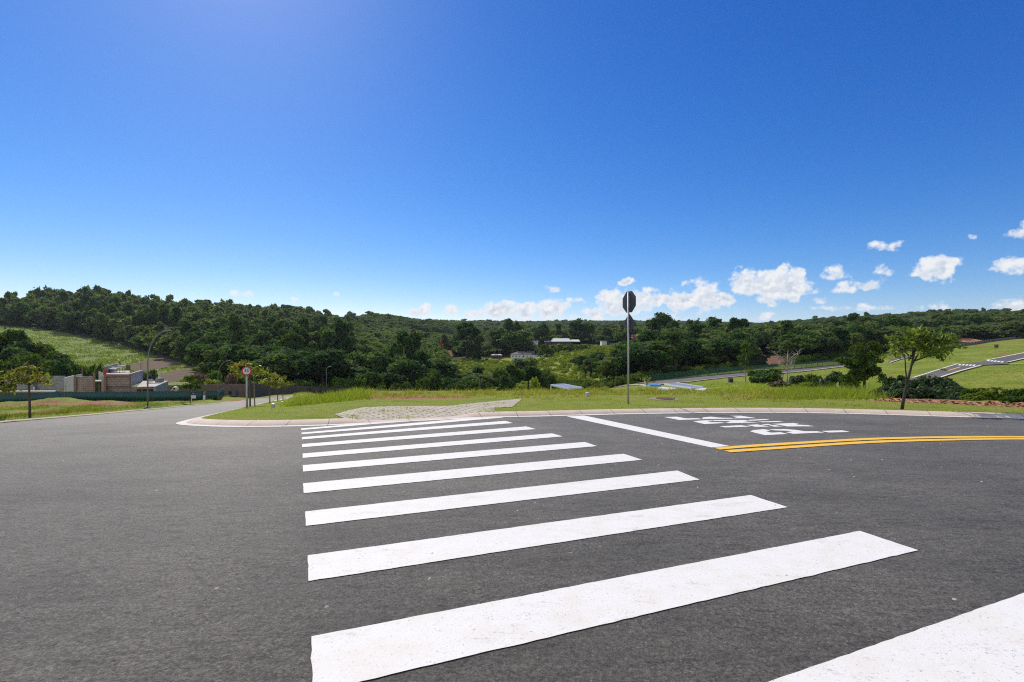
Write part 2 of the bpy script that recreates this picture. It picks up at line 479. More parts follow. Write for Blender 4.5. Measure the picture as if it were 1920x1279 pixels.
# ------------------------------------------------------------------ materials of the setting
def asphalt_mat():
    m, t, b = new_mat('asphalt')
    p = obj_pos(t)
    fine = t.noise(p, 95, 4, 0.8); grit = t.noise(p, 34, 5, 0.8)
    big = t.noise(p, 0.33, 5, 0.6); mid = t.noise(t.mapping(p, scale=(0.6, 2.2, 1), rot=(0, 0, R(-24))), 0.9, 5, 0.6)
    base = t.ramp(fine, [(0.30, (0.020, 0.018, 0.016)), (0.5, (0.128, 0.115, 0.092)), (0.68, (0.305, 0.271, 0.217))])
    base = t.mix(0.5, base, t.ramp(grit, [(0.34, (0.044, 0.040, 0.034)), (0.66, (0.208, 0.188, 0.157))]))
    lo = t.ramp(t.math('ADD', t.math('MULTIPLY', big, 0.6), t.math('MULTIPLY', mid, 0.4)), [(0.36, 0.70), (0.64, 1.32)])
    col = t.mix(1.0, base, lo, 'MULTIPLY')
    streak = t.ramp(t.noise(t.mapping(p, scale=(1.0, 3.4, 1), rot=(0, 0, R(-28))), 5.0, 6, 0.75), [(0.36, 0.60), (0.49, 0.98), (0.66, 1.14)])
    col = t.mix(0.85, col, t.mix(1.0, col, streak, 'MULTIPLY'))
    pit = t.node('ShaderNodeTexVoronoi', feature='F1'); pit.inputs['Scale'].default_value = 78; t.l.new(p, pit.inputs['Vector'])
    pc = t.node('ShaderNodeSeparateColor'); t.l.new(pit.outputs['Color'], pc.inputs[0])
    grain = t.ramp(pc.outputs[0], [(0.0, 0.42), (0.16, 0.62), (0.3, 0.95), (0.8, 1.08), (1.0, 1.65)])
    clus = t.ramp(t.noise(p, 2.1, 4, 0.6), [(0.30, 0.45), (0.70, 0.9)])
    col = t.mix(clus, col, t.mix(1.0, col, grain, 'MULTIPLY'))
    vo = t.node('ShaderNodeTexVoronoi', feature='F1'); vo.inputs['Scale'].default_value = 34; t.l.new(p, vo.inputs['Vector'])
    spk = t.math('MULTIPLY', t.math('LESS_THAN', vo.outputs['Distance'], 0.16), t.math('GREATER_THAN', t.node('ShaderNodeSeparateColor', i_0=vo.outputs['Color']).outputs[0], 0.90))
    col = t.mix(t.math('MULTIPLY', spk, 0.6), col, (0.30, 0.28, 0.26, 1))
    # a few scuffs and reddish mud stains
    st = t.ramp(t.noise(p, 0.75, 6, 0.72), [(0.685, 0.0), (0.74, 1.0)])
    col = t.mix(t.math('MULTIPLY', st, 0.35), col, (0.20, 0.13, 0.10, 1))
    t.set(b.inputs['Base Color'], col)
    b.inputs['Roughness'].default_value = 0.66; b.inputs['Specular IOR Level'].default_value = 0.34
    h = t.math('ADD', t.math('MULTIPLY', fine, 0.5), grit)
    bp = t.node('ShaderNodeBump', i_Strength=1.0, i_Distance=0.016); t.set(bp.inputs['Height'], h)
    t.set(b.inputs['Normal'], bp.outputs[0])
    return m

def paint_mat(name, col, wear=0.0):
    m, t, b = new_mat(name)
    p = obj_pos(t)
    f = t.noise(p, 62, 5, 0.78); g2 = t.noise(p, 5, 5, 0.65); g3 = t.noise(p, 1.3, 4, 0.6)
    hole = t.math('MULTIPLY', t.ramp(f, [(0.35, 1.0), (0.405, 0.0)]), t.ramp(g3, [(0.32, 0.25), (0.6, 1.0)]))
    scuff = t.ramp(t.noise(t.mapping(p, scale=(1, 2.5, 1), rot=(0, 0, R(-24))), 3.2, 8, 0.75), [(0.57, 0.0), (0.72, 0.7)])
    hole = t.math('MAXIMUM', hole, t.math('MULTIPLY', scuff, t.ramp(f, [(0.44, 1.0), (0.57, 0.0)])))
    c = t.mix(t.ramp(g2, [(0.44, 0.0), (0.74, 0.5)]), col + (1,), tuple(x*y for x, y in zip(col, (0.90, 0.82, 0.70))) + (1,))
    c = t.mix(t.math('MULTIPLY', hole, 0.85), c, (0.09, 0.085, 0.08, 1))
    t.set(b.inputs['Base Color'], c); b.inputs['Roughness'].default_value = 0.7; b.inputs['Specular IOR Level'].default_value = 0.3
    bp = t.node('ShaderNodeBump', i_Strength=0.35, i_Distance=0.006); t.set(bp.inputs['Height'], f); t.set(b.inputs['Normal'], bp.outputs[0])
    return m

def kerb_mat(name='kerb_concrete', c0=(0.56, 0.44, 0.345), c1=(0.69, 0.58, 0.475), joint=1.0):
    m, t, b = new_mat(name)
    p = obj_pos(t); s = t.attr('run')
    n = t.noise(p, 2.2, 6, 0.65); f = t.noise(p, 60, 3, 0.6)
    c = t.ramp(n, [(0.3, c0), (0.7, c1)])
    c = t.mix(t.ramp(f, [(0.35, 0.25), (0.6, 0.0)]), c, (0.25, 0.2, 0.16, 1))
    fr = t.math('FRACT', t.math('MULTIPLY', s, 1.0 / joint))
    j = t.math('MULTIPLY', t.math('LESS_THAN', fr, 0.022), 0.7)
    seg = t.node('ShaderNodeTexWhiteNoise', noise_dimensions='1D'); t.set(seg.inputs['W'], t.math('FLOOR', t.math('MULTIPLY', s, 1.0 / joint)))
    c = t.mix(t.math('MULTIPLY', seg.outputs['Value'], 0.28), c, (0.56, 0.43, 0.34, 1))
    c = t.mix(j, c, (0.10, 0.085, 0.07, 1))
    t.set(b.inputs['Base Color'], c); b.inputs['Roughness'].default_value = 0.85
    bp = t.node('ShaderNodeBump', i_Strength=0.4, i_Distance=0.008); t.set(bp.inputs['Height'], f); t.set(b.inputs['Normal'], bp.outputs[0])
    return m

def terrain_mat():
    """grass, bare earth, ploughed field, woodland floor by zone attribute, broken up by noise"""
    m, t, b = new_mat('terrain_soil')
    p = obj_pos(t)
    n0 = t.noise(p, 0.085, 7, 0.68); n1 = t.noise(p, 1.1, 6, 0.68); n2 = t.noise(p, 7, 4, 0.7)
    grass = t.ramp(t.math('ADD', t.math('MULTIPLY', n0, 0.55), t.math('MULTIPLY', n1, 0.45)),
                   [(0.34, (0.075, 0.125, 0.016)), (0.44, (0.15, 0.205, 0.024)), (0.52, (0.23, 0.265, 0.036)), (0.58, (0.31, 0.295, 0.065)), (0.66, (0.40, 0.30, 0.14))])
    grass = t.mix(t.ramp(n2, [(0.35, 0.45), (0.6, 0.0)]), grass, (0.075, 0.115, 0.012, 1))
    dirt = t.ramp(n1, [(0.3, (0.20, 0.085, 0.048)), (0.55, (0.36, 0.165, 0.095)), (0.75, (0.47, 0.27, 0.18))])
    dirt = t.mix(t.ramp(n2, [(0.35, 0.5), (0.55, 0.0)]), dirt, (0.14, 0.06, 0.035, 1))
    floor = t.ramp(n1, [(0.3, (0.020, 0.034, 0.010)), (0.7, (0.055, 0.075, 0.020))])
    fz = t.attr('zone_field')
    rows = t.noise(t.mapping(p, scale=(0.10, 0.9, 1), rot=(0, 0, R(8))), 0.8, 5, 0.6)
    field = t.ramp(rows, [(0.33, (0.085, 0.130, 0.030)), (0.5, (0.175, 0.225, 0.060)), (0.7, (0.26, 0.30, 0.10))])
    plough = t.ramp(t.noise(t.mapping(p, scale=(0.2, 1.6, 1)), 0.8, 5, 0.65), [(0.3, (0.085, 0.058, 0.036)), (0.7, (0.17, 0.125, 0.08))])
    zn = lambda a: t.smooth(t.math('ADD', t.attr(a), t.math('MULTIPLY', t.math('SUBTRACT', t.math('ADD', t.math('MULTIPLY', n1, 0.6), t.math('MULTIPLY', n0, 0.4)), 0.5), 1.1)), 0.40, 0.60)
    c = t.mix(zn('zone_dirt'), grass, dirt)
    c = t.mix(t.smooth(fz, 0.4, 0.6), c, field)
    c = t.mix(t.smooth(t.attr('zone_plough'), 0.4, 0.6), c, plough)
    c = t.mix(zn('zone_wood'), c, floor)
    t.set(b.inputs['Base Color'], c); b.inputs['Roughness'].default_value = 0.95; b.inputs['Specular IOR Level'].default_value = 0.15
    bp = t.node('ShaderNodeBump', i_Strength=0.8, i_Distance=0.25); t.set(bp.inputs['Height'], t.math('ADD', n1, t.math('MULTIPLY', n2, 0.35))); t.set(b.inputs['Normal'], bp.outputs[0])
    return m

def lawn_mat():
    m, t, b = new_mat('lawn_turf')
    p = obj_pos(t)
    n0 = t.noise(p, 0.5, 6, 0.65); n1 = t.noise(p, 4.5, 5, 0.65); n2 = t.noise(p, 38, 3, 0.7)
    c = t.ramp(t.math('ADD', t.math('MULTIPLY', n0, 0.5), t.math('MULTIPLY', n1, 0.5)),
               [(0.38, (0.16, 0.22, 0.022)), (0.49, (0.26, 0.31, 0.035)), (0.57, (0.33, 0.31, 0.07)), (0.64, (0.40, 0.29, 0.15))])
    c = t.mix(t.ramp(n2, [(0.35, 0.55), (0.6, 0.0)]), c, (0.10, 0.12, 0.015, 1))
    dirt = t.ramp(n1, [(0.3, (0.21, 0.085, 0.05)), (0.55, (0.38, 0.18, 0.105)), (0.75, (0.48, 0.29, 0.19))])
    z = t.smooth(t.math('ADD', t.attr('zone_dirt'), t.math('MULTIPLY', t.math('SUBTRACT', n1, 0.5), 1.0)), 0.42, 0.58)
    c = t.mix(z, c, dirt)
    t.set(b.inputs['Base Color'], c); b.inputs['Roughness'].default_value = 0.95; b.inputs['Specular IOR Level'].default_value = 0.15
    bp = t.node('ShaderNodeBump', i_Strength=0.9, i_Distance=0.05); t.set(bp.inputs['Height'], t.math('ADD', n2, n1)); t.set(b.inputs['Normal'], bp.outputs[0])
    return m

def paver_mat():
    m, t, b = new_mat('concrete_pavers')
    p = obj_pos(t)
    br = t.node('ShaderNodeTexBrick', offset=0.5)
    t.l.new(t.mapping(p, rot=(0, 0, R(-33))), br.inputs['Vector'])
    br.inputs['Scale'].default_value = 1.0; br.inputs['Brick Width'].default_value = 0.42; br.inputs['Row Height'].default_value = 0.21
    br.inputs['Mortar Size'].default_value = 0.026; br.inputs['Mortar Smooth'].default_value = 0.2; br.inputs['Bias'].default_value = 0.0
    br.inputs['Color1'].default_value = (0.49, 0.43, 0.34, 1); br.inputs['Color2'].default_value = (0.62, 0.55, 0.445, 1)
    br.inputs['Mortar'].default_value = (0.12, 0.11, 0.055, 1)
    n = t.noise(p, 1.6, 6, 0.65); f = t.noise(p, 45, 3, 0.6)
    c = t.mix(t.ramp(n, [(0.4, 0.0), (0.75, 0.6)]), br.outputs['Color'], (0.40, 0.31, 0.22, 1))
    c = t.mix(t.ramp(f, [(0.35, 0.3), (0.6, 0.0)]), c, (0.2, 0.17, 0.13, 1))
    moss = t.ramp(t.noise(p, 2.7, 6, 0.7), [(0.56, 0.0), (0.62, 1.0)])
    c = t.mix(t.math('MULTIPLY', moss, t.math('ADD', t.math('MULTIPLY', br.outputs['Fac'], 0.9), 0.12, clamp=True)), c, (0.10, 0.13, 0.025, 1))
    t.set(b.inputs['Base Color'], c); b.inputs['Roughness'].default_value = 0.9
    bp = t.node('ShaderNodeBump', i_Strength=0.8, i_Distance=0.02, invert=True); t.set(bp.inputs['Height'], br.outputs['Fac']); t.set(b.inputs['Normal'], bp.outputs[0])
    return m

M = {}
M['asphalt'] = asphalt_mat()
M['white_paint'] = paint_mat('white_road_paint', (0.755, 0.735, 0.70))
M['yellow_paint'] = paint_mat('yellow_road_paint', (0.84, 0.50, 0.055))
M['kerb'] = kerb_mat()
M['gutter'] = kerb_mat('pale_gutter_edge', (0.70, 0.65, 0.58), (0.80, 0.77, 0.72), 1.0)
M['terrain'] = terrain_mat()
M['lawn'] = lawn_mat()
M['paver'] = paver_mat()
M['galv'] = simple_mat('galvanised_steel', (0.40, 0.40, 0.40), 0.5, 0.12, 9, metal=0.25)
M['lamppost'] = simple_mat('dull_lamp_post_steel', (0.19, 0.19, 0.19), 0.55, 0.12, 9, metal=0.2)
M['signback'] = simple_mat('dark_sign_back', (0.048, 0.051, 0.058), 0.5, 0.10, 12, metal=0.2)
M['red'] = simple_mat('red_sign_paint', (0.42, 0.018, 0.022), 0.45, 0.05, 9)
M['white'] = simple_mat('white_sheet_paint', (0.74, 0.74, 0.72), 0.5, 0.05, 9)
M['black'] = simple_mat('black_lettering', (0.012, 0.012, 0.014), 0.5, 0.05, 9)
M['navy'] = simple_mat('navy_board_paint', (0.022, 0.030, 0.13), 0.5, 0.05, 9)
M['bark'] = simple_mat('grey_brown_bark', (0.10, 0.075, 0.055), 0.9, 0.35, 14, bump=0.5)
M['darkbark'] = simple_mat('dark_bark', (0.050, 0.038, 0.030), 0.9, 0.35, 14, bump=0.5)
M['palebark'] = simple_mat('pale_bark', (0.34, 0.30, 0.26), 0.85, 0.25, 8, bump=0.4)
M['stake'] = simple_mat('weathered_wood', (0.22, 0.16, 0.11), 0.85, 0.25, 10, bump=0.4)
M['greensheet'] = simple_mat('green_painted_sheet', (0.005, 0.055, 0.043), 0.45, 0.25, 1.2, metal=0.1)
M['block'] = None
M['rust'] = simple_mat('rusty_iron', (0.11, 0.055, 0.035), 0.85, 0.35, 22, bump=0.5)
M['concrete'] = simple_mat('bare_concrete', (0.45, 0.42, 0.38), 0.88, 0.18, 4, bump=0.3)
M['beam'] = simple_mat('reddish_beam', (0.26, 0.135, 0.09), 0.85, 0.25, 5, bump=0.3)
M['plank'] = simple_mat('brown_formwork', (0.17, 0.085, 0.05), 0.8, 0.3, 7)
M['brownwall'] = simple_mat('brown_rendered_wall', (0.15, 0.098, 0.085), 0.85, 0.2, 1.5)
M['darkwall'] = simple_mat('dark_rendered_wall', (0.075, 0.062, 0.062), 0.85, 0.2, 1.5)
M['greywall'] = simple_mat('grey_concrete_wall', (0.115, 0.11, 0.118), 0.85, 0.22, 1.2)
M['render'] = simple_mat('white_house_render', (0.66, 0.66, 0.66), 0.8, 0.06, 2)
M['greyroof'] = simple_mat('weathered_tile_roof', (0.16, 0.14, 0.135), 0.85, 0.3, 3)
M['tileroof'] = simple_mat('terracotta_roof', (0.46, 0.175, 0.095), 0.85, 0.22, 3)
M['paleroof'] = simple_mat('pale_metal_roof', (0.62, 0.60, 0.58), 0.6, 0.08, 2)
M['glass'] = simple_mat('dark_window', (0.02, 0.024, 0.03), 0.2, 0.1, 3)
M['poolblue'] = simple_mat('blue_tarpaulin', (0.05, 0.26, 0.52), 0.5, 0.15, 2)
M['greymetal'] = simple_mat('grey_metal_roof', (0.27, 0.30, 0.35), 0.45, 0.15, 1.5, metal=0.2)
# ------------------------------------------------------------------ near ground: roads, kerb, lawn, markings
KERB_PX = [(545,743.6),(530,747),(500,754.5),(480,758.8),(461,763),(431,769.5),(400,776.3),(370,783.2),(345,789),(330,793),(326,795),(335,797),(360,799),(400,800.5),(440,801.3),(490,801.2),(560,800),
           (630,797.8),(700,794.3),(760,791),(800,789.3),(850,786.5),(890,784.3),(920,782.8),(1000,781.8),(1050,780.4),(1150,777.5),(1250,775.6),(1350,774.4),(1450,774.1),(1550,775.2),(1620,777),(1690,779),
           (1770,781.6),(1850,783.8),(1920,785.8),(2050,790),(2300,800)]
KP = ups(KERB_PX)
KL, KS = resample(chaikin(KP, 2), 0.25)
for _ in range(3):
    KL[1:-1] = 0.25*KL[:-2] + 0.5*KL[1:-1] + 0.25*KL[2:]
RAMP_C = np.array(unproj(785, 788)); RAMP_D = EDIR
def ramp_at(x, y):
    """1 = full kerb height, about 0.15 where the kerb is dropped for the crossing"""
    a = (x - RAMP_C[0])*RAMP_D[0] + (y - RAMP_C[1])*RAMP_D[1]
    b_ = -(x - RAMP_C[0])*RAMP_D[1] + (y - RAMP_C[1])*RAMP_D[0]
    e = np.clip((1.75 - np.abs(a)) / 0.8, 0, 1); e = e*e*(3-2*e)
    f = np.clip((2.4 - b_) / 1.6, 0, 1)
    return 1 - 0.86*e*f
KH = 0.105
def pad_z(x, y):
    x = np.asarray(x, float); y = np.asarray(y, float)
    z = G(x, y) + KH*ramp_at(x, y)
    fade = np.clip((y - 28.6) / 2.2, 0, 1) * np.clip((x + 10) / 3.0, 0, 1)
    return z - fade*0.35
def road_z(x, y): return G(x, y)

def strip(name, P, S, offs, zs, mat, label):
    """a band along a polyline: offsets to the inside and heights above the road"""
    rows = []
    for k, (o, z) in enumerate(zip(offs, zs)):
        Q = offset(P, -o); zz = G(Q[:,0], Q[:,1]) + (z(Q[:,0], Q[:,1]) if callable(z) else z)
        rows.append(np.column_stack([Q, zz]))
    n = len(P); V = np.concatenate(rows); Fs = []
    for k in range(len(offs)-1):
        for i in range(n-1): Fs.append((k*n+i, k*n+i+1, (k+1)*n+i+1, (k+1)*n+i))
    run = np.tile(S, len(offs))
    me = fast_mesh(name, V, np.array(Fs), [mat], smooth=True, attrs={'run': run})
    o = link(name, me); tag(o, label, kind='structure'); return o

# the kerb with its pale gutter edge
strip('gutter', KL, KS, [0.0, 0.23], [0.006, 0.010], M['gutter'], 'pale concrete gutter edge along the grass verge')
kz = lambda h: (lambda x, y: 0.010 + h*ramp_at(x, y))
strip('kerb', KL, KS, [0.225, 0.25, 0.38, 0.50, 0.56, 0.60], [kz(0.0), kz(0.022), kz(0.072), kz(KH-0.008), kz(KH-0.002), kz(KH-0.05)], M['kerb'], 'sloping pinkish concrete kerb round the grass verge')

FAR_EDGE_PX = [(-160,809),(-60,799),(0,793),(60,788),(120,783),(200,776),(277,768.6),(340,762.4),(410,756.6),(450,752.4),(500,746.8),(530,743.6),(552,741.8)]
FE = ups(FAR_EDGE_PX)
FL, FS = resample(chaikin([(-13.2, -12.0), (-15.5, 4.0)] + FE, 2), 0.5)
kerb_in = offset(KL, -0.45)
kerb_in = kerb_in[::3]
asph = [tuple(p) for p in FL[::2]] + [tuple(p) for p in kerb_in] + [(34.0, 9.5), (34.0, -12.0)]
road = sheet('road', asph, lambda y: 0.9 if y < 40 else 2.0, road_z, M['asphalt'])
tag(road, 'dark grey asphalt road junction', kind='structure')
strip('far_kerb', FL, FS, [0.22, 0.18, -0.02, -0.12], [0.004, 0.05, 0.07, 0.03], kerb_mat('worn_kerb', (0.34, 0.24, 0.17), (0.52, 0.42, 0.33), 1.0), 'low worn kerb along the far side of the road downhill')

# painted markings
def paint(name, polys, mat, label, raise_=0.004, world=False):
    vs = []; fs = []
    for poly in polys:
        Pw = [tuple(p) for p in poly] if world else ups(poly)
        dense = []
        for a, b in zip(Pw, Pw[1:] + Pw[:1]):
            n = max(1, int(math.dist(a, b)/0.06))
            for k in range(n):
                jx, jy = (random.gauss(0, 0.0016), random.gauss(0, 0.0016)) if 0 < k else (0, 0)
                dense.append(Vector((a[0]+(b[0]-a[0])*k/n + jx, a[1]+(b[1]-a[1])*k/n + jy)))
        # inner support points so the paint follows the road surface
        xs = [p.x for p in dense]; ys = [p.y for p in dense]
        gx, gy = np.meshgrid(np.arange(min(xs), max(xs), 0.5), np.arange(min(ys), max(ys), 0.5))
        ins = in_poly(gx.ravel(), gy.ravel(), [(p.x, p.y) for p in dense])
        nb = len(dense); co = dense + [Vector((a, b)) for a, b in zip(gx.ravel()[ins], gy.ravel()[ins])]
        v2, _, f2, *_ = geometry.delaunay_2d_cdt(co, [(i, (i+1) % nb) for i in range(nb)], [list(range(nb))], 1, 1e-6)
        base = len(vs)
        X = np.array([v.x for v in v2]); Y = np.array([v.y for v in v2]); Z = G(X, Y) + raise_
        vs += list(zip(X, Y, Z)); fs += [tuple(i + base for i in f) for f in f2]
    me = bpy.data.meshes.new(name); me.from_pydata(vs, [], fs); me.materials.append(mat)
    bm = bmesh.new(); bm.from_mesh(me)
    for f in bm.faces:
        f.normal_update()
        if f.normal.z < 0: f.normal_flip()
    bm.to_mesh(me); bm.free()
    o = link(name, me); return tag(o, label, kind='structure')

STRIPES = [
 [(564.6,803.9),(800,783.0),(840,786),(564.6,806.8)],
 [(565.3,811.7),(800,791.5),(890,784),(920,783.2),(955,783.4),(800,796),(565.5,814.7)],
 [(566,820.1),(947.5,789.5),(962,793.7),(566,824.4)],
 [(566.3,833.2),(986.6,800),(1004.8,805),(567,839)],
 [(567.4,851),(1035,813),(1055.3,818.8),(567.9,859.2)],
 [(567.4,873),(1096.4,829.2),(1119.8,837),(568.5,885)],
 [(568.3,907),(1169,851.4),(1204.4,862.7),(569.5,925.5)],
 [(572,960),(1270,883),(1312,900),(573.5,987)],
 [(577,1042.5),(1408,929),(1477,952),(578.5,1091)],
 [(584,1195),(1612,996.5),(1722,1033),(586,1301)],
]
P_ = np.array(unproj(1612, 996.5)); 
# the stripe nearest the camera runs out of the frame: built whole
a_ = np.array(unproj(584, 1195)); b_ = np.array(unproj(1612, 996.5)); a2 = np.array(unproj(577, 1042.5)); b2 = np.array(unproj(1408, 929))
p1_ = np.array(unproj(1445, 1279)); p2_ = np.array(unproj(1920, 1113)); dv_ = (p2_-p1_)/np.linalg.norm(p2_-p1_); nv_ = np.array([dv_[1], -dv_[0]])
d_ = p2_ + dv_*0.42; c_ = d_ - dv_*4.25; e_ = c_ + nv_*0.42; f_ = d_ + nv_*0.40
SW = []
# clip the farthest stripes where they meet the gutter: their ends follow it
first = [unproj(564.6,803.9), unproj(640,797.4), unproj(700,793.0), unproj(745,790.4), unproj(775,790.2), unproj(700,795.5), unproj(640,800.4), unproj(564.6,806.8)]
second = [unproj(565.3,811.7), unproj(700,800.0), unproj(800,791.3), unproj(850,786.9), unproj(892,783.6), unproj(930,782.0), unproj(945,783.2), unproj(890,787.8), unproj(800,796.0), unproj(700,804.2), unproj(565.5,814.7)]
SW += [first, second] + [ups(p) for p in STRIPES[2:]] + [[tuple(c_), tuple(d_), tuple(f_), tuple(e_)]]
cw_lbl = 'worn white zebra crossing stripe painted on the road'
paint('crosswalk', SW, M['white_paint'], 'white painted zebra crossing over the asphalt', 0.0048, world=True)
paint('stop_line', [[(1061.8,781.2),(1095.7,779.6),(1368,836.8),(1334,839.6)]], M['white_paint'], 'broad white stop line at the junction', 0.0048)
LET = [
 [(1244.5,782.4),(1268.7,781.7),(1285.5,784.7),(1309,784.7),(1316.7,786.4),(1274,787.9)],
 [(1315.7,784.9),(1319,782.9),(1333.5,781.7),(1348,783.4),(1372.6,784.1),(1374,785.4),(1318,786.1)],
 [(1366.7,780.1),(1388.4,779.9),(1419,784.4),(1373,784.9),(1382.5,782.9)],
 [(1299.9,790.8),(1310,789.3),(1324,788.4),(1334.5,788.9),(1336,790),(1327,790.8),(1331,792),(1349.8,792),(1360.7,793.6),(1321,795.6)],
 [(1334.5,788.1),(1397,787.9),(1405,789.8),(1394,790.6),(1424,792.6),(1366.7,793.8),(1360,792.3),(1370.6,791.3),(1364.7,789.9),(1340,789.9)],
 [(1402.6,787.7),(1434.4,786.1),(1443.8,787.7),(1406,789.4)],
 [(1420.8,790.8),(1458.3,789.8),(1469.3,791.5),(1430.7,792.2)],
 [(1348.9,799.7),(1390.4,797.8),(1408,800.5),(1359,801.9)],
 [(1400,797.4),(1418.8,796.1),(1444.3,800.3),(1417,800.8)],
 [(1426,796.7),(1440.6,795.1),(1446.9,796.9),(1436.5,797.4)],
 [(1441.7,798.4),(1449,797.2),(1468.8,799.8),(1452,800.6)],
 [(1446.9,795.3),(1487.5,793.5),(1498.4,795.3),(1492.7,796.6),(1512.5,797.4),(1527.6,799.8),(1476,800.1),(1461.5,797.1)],
 [(1406,809.2),(1413.5,806.8),(1432.3,805.2),(1445.3,807.5),(1436.5,809.2),(1445.8,811.7),(1463.5,810.9),(1477.6,814.1),(1434.4,816.4),(1415.6,812)],
 [(1441,805.4),(1471.9,805),(1490.6,806.3),(1508.3,808.9),(1531.3,808.9),(1545.8,811.5),(1487.5,813.9),(1472.9,810.9),(1485.4,809.4),(1472.9,808.1),(1453,807.5)],
 [(1538.5,808.5),(1579,807.3),(1594.3,810.4),(1554,811.5)],
]
paint('road_lettering', LET, M['white_paint'], 'stretched white stencil letters PARE on the asphalt', 0.0048)
up_t = [(1338,840.4),(1400,835.2),(1480,830.3),(1550,826.2),(1620,822.2),(1690,820.2),(1770,818.8),(1850,818.3),(1920,818.6),(2060,820.5),(2300,826)]
up_b = [(1349.6,844),(1400,839.6),(1480,834.6),(1550,830.2),(1620,826.0),(1690,823.7),(1770,822.1),(1850,821.3),(1920,821.3),(2060,823),(2300,828.2)]
lo_t = [(1357,845.4),(1400,842.4),(1480,837.2),(1550,832.4),(1620,828.0),(1690,825.5),(1770,823.6),(1850,822.4),(1920,822.2),(2060,823.9),(2300,829)]
lo_b = [(1370,849.2),(1400,847.0),(1480,841.5),(1550,836.6),(1620,832.2),(1690,829.2),(1770,827.0),(1850,825.4),(1920,824.8),(2060,826.4),(2300,831.2)]
def smooth_edge(e): return chaikin(ups(e), 2)
paint('centre_line', [smooth_edge(up_t) + smooth_edge(up_b)[::-1], smooth_edge(lo_t) + smooth_edge(lo_b)[::-1]], M['yellow_paint'], 'double yellow centre line curving to the right', 0.0088, world=True)

# the grass verge on the inside of the kerb
PADK = offset(KL, -0.565)
pad_poly = [tuple(p) for p in PADK[::2]] + [(30, 13.5), (30, 25)] + [(x, 31.0) for x in (24, 16, 8, 0, -8)] + [(-13.2, 31.8), (-15.5, 34.6), (-20, 43), (-26.0, 58.0)]
verge = sheet('verge', pad_poly, lambda y: 0.28 if y < 30 else 1.2, pad_z, M['lawn'])
tag(verge, 'mown grass verge inside the kerb', kind='structure')
_c = np.zeros(len(verge.data.vertices)*3); verge.data.vertices.foreach_get('co', _c); _c = _c.reshape(-1, 3)
_px = CX + F*_c[:,0]/np.maximum(_c[:,1], 1); _py = HY - F*_c[:,2]/np.maximum(_c[:,1], 1)
def blob(x, y, cx, cy, rx, ry): return np.clip(1.25 - np.sqrt(((x-cx)/rx)**2 + ((y-cy)/ry)**2), 0, 1)
DIRT_BLOBS = []
for (px, py, hw, hd) in [(705,745,50,2.0),(770,745,60,2.3),(840,744.5,60,2.2),(672,741,22,1.2),(1390,743.2,45,0.8),(1450,743.2,45,0.9),(1185,741,20,0.3),(1690,748,60,0.6),(1770,752,60,0.7),(1850,757,60,0.8),(1920,761,60,0.9),(2000,766,80,1.0)]:
    q = unproj(px, py, 0.1); DIRT_BLOBS.append((q[0], q[1], hw/F*q[1], hd))
zd = np.zeros(len(_c))
for bl in DIRT_BLOBS: zd = np.maximum(zd, blob(_c[:,0], _c[:,1], *bl))
a = verge.data.attributes.new('zone_dirt', 'FLOAT', 'POINT'); a.data.foreach_set('value', zd.astype(np.float32))

PAV_PX = [(627,778),(655,770),(681,764.5),(746,762.5),(840,762),(905,755),(979.5,748),(960,764.5),(927,765.2),(927.5,771.8),(890,774.5),(850,778.5),(815,784),(760,788.4),(700,788.6),(625,787.6)]
PAV = ups(PAV_PX, 0.10)
_kp = CX + F*PADK[:,0]/PADK[:,1]
_fr = [tuple(p) for p, q in zip(PADK, _kp) if 628 < q < 926]
PAV = PAV[:10] + _fr[::-1]
pav = sheet('paved_path', PAV, 0.25, lambda x, y: pad_z(x, y) + 0.012, M['paver'])
tag(pav, 'pale concrete paving with weeds in its joints', kind='structure')

# ------------------------------------------------------------------ terrain out to the far hills
def px_poly_mask(x, y, z, poly):
    px = CX + F*x/np.maximum(y, 1.0); py = HY - F*z/np.maximum(y, 1.0)
    return in_poly(px, py, poly) & (y > 20)
FIELD = [(-400,600),(-100,606),(0,611.5),(60,614.5),(150,630),(250,654),(330,677),(392,699),(388,722),(150,760),(-400,760)]
PLOUGH1 = [(232,688),(300,668),(325,676),(345,684),(300,692),(255,699)]
PLOUGH2 = [(296,700),(350,690),(385,697),(388,712),(330,716),(296,720)]
SCRUB = [(832,740),(826,700),(846,680),(900,669),(1012,669),(1030,654),(1092,646),(1190,650),(1240,668),(1170,690),(1130,740)]
ROWS = np.concatenate([np.arange(-16, 14, 0.8), np.arange(14, 30, 0.35), np.arange(30, 90, 0.8), 90*1.022**np.arange(0, 157)])
SJ = np.concatenate([np.linspace(-2.7, -1.3, 40)[:-1], np.linspace(-1.3, 1.3, 420), np.linspace(1.3, 2.7, 40)[1:]])
YY = np.repeat(ROWS[:,None], len(SJ), 1); XX = SJ[None,:] * np.hypot(np.maximum(ROWS, 0), 15.0)[:,None]
ZZ = G(XX, YY)
lat = -((XX - CORNER[0])*EDIR[0] + (YY - CORNER[1])*EDIR[1])
def sst(x, a, b):
    u = np.clip((x-a)/(b-a), 0, 1); return u*u*(3-2*u)
inside = (1 - sst(lat, 9.1, 10.1)) * np.maximum(1 - sst(YY, 28.0, 30.5), sst(lat, -1.5, -0.5) * (1 - sst(YY, 88, 96)))
OFF = 0.05*sst(lat, 9.0, 10.0)*(YY < 95) - 0.16*inside
ZT = ZZ + OFF
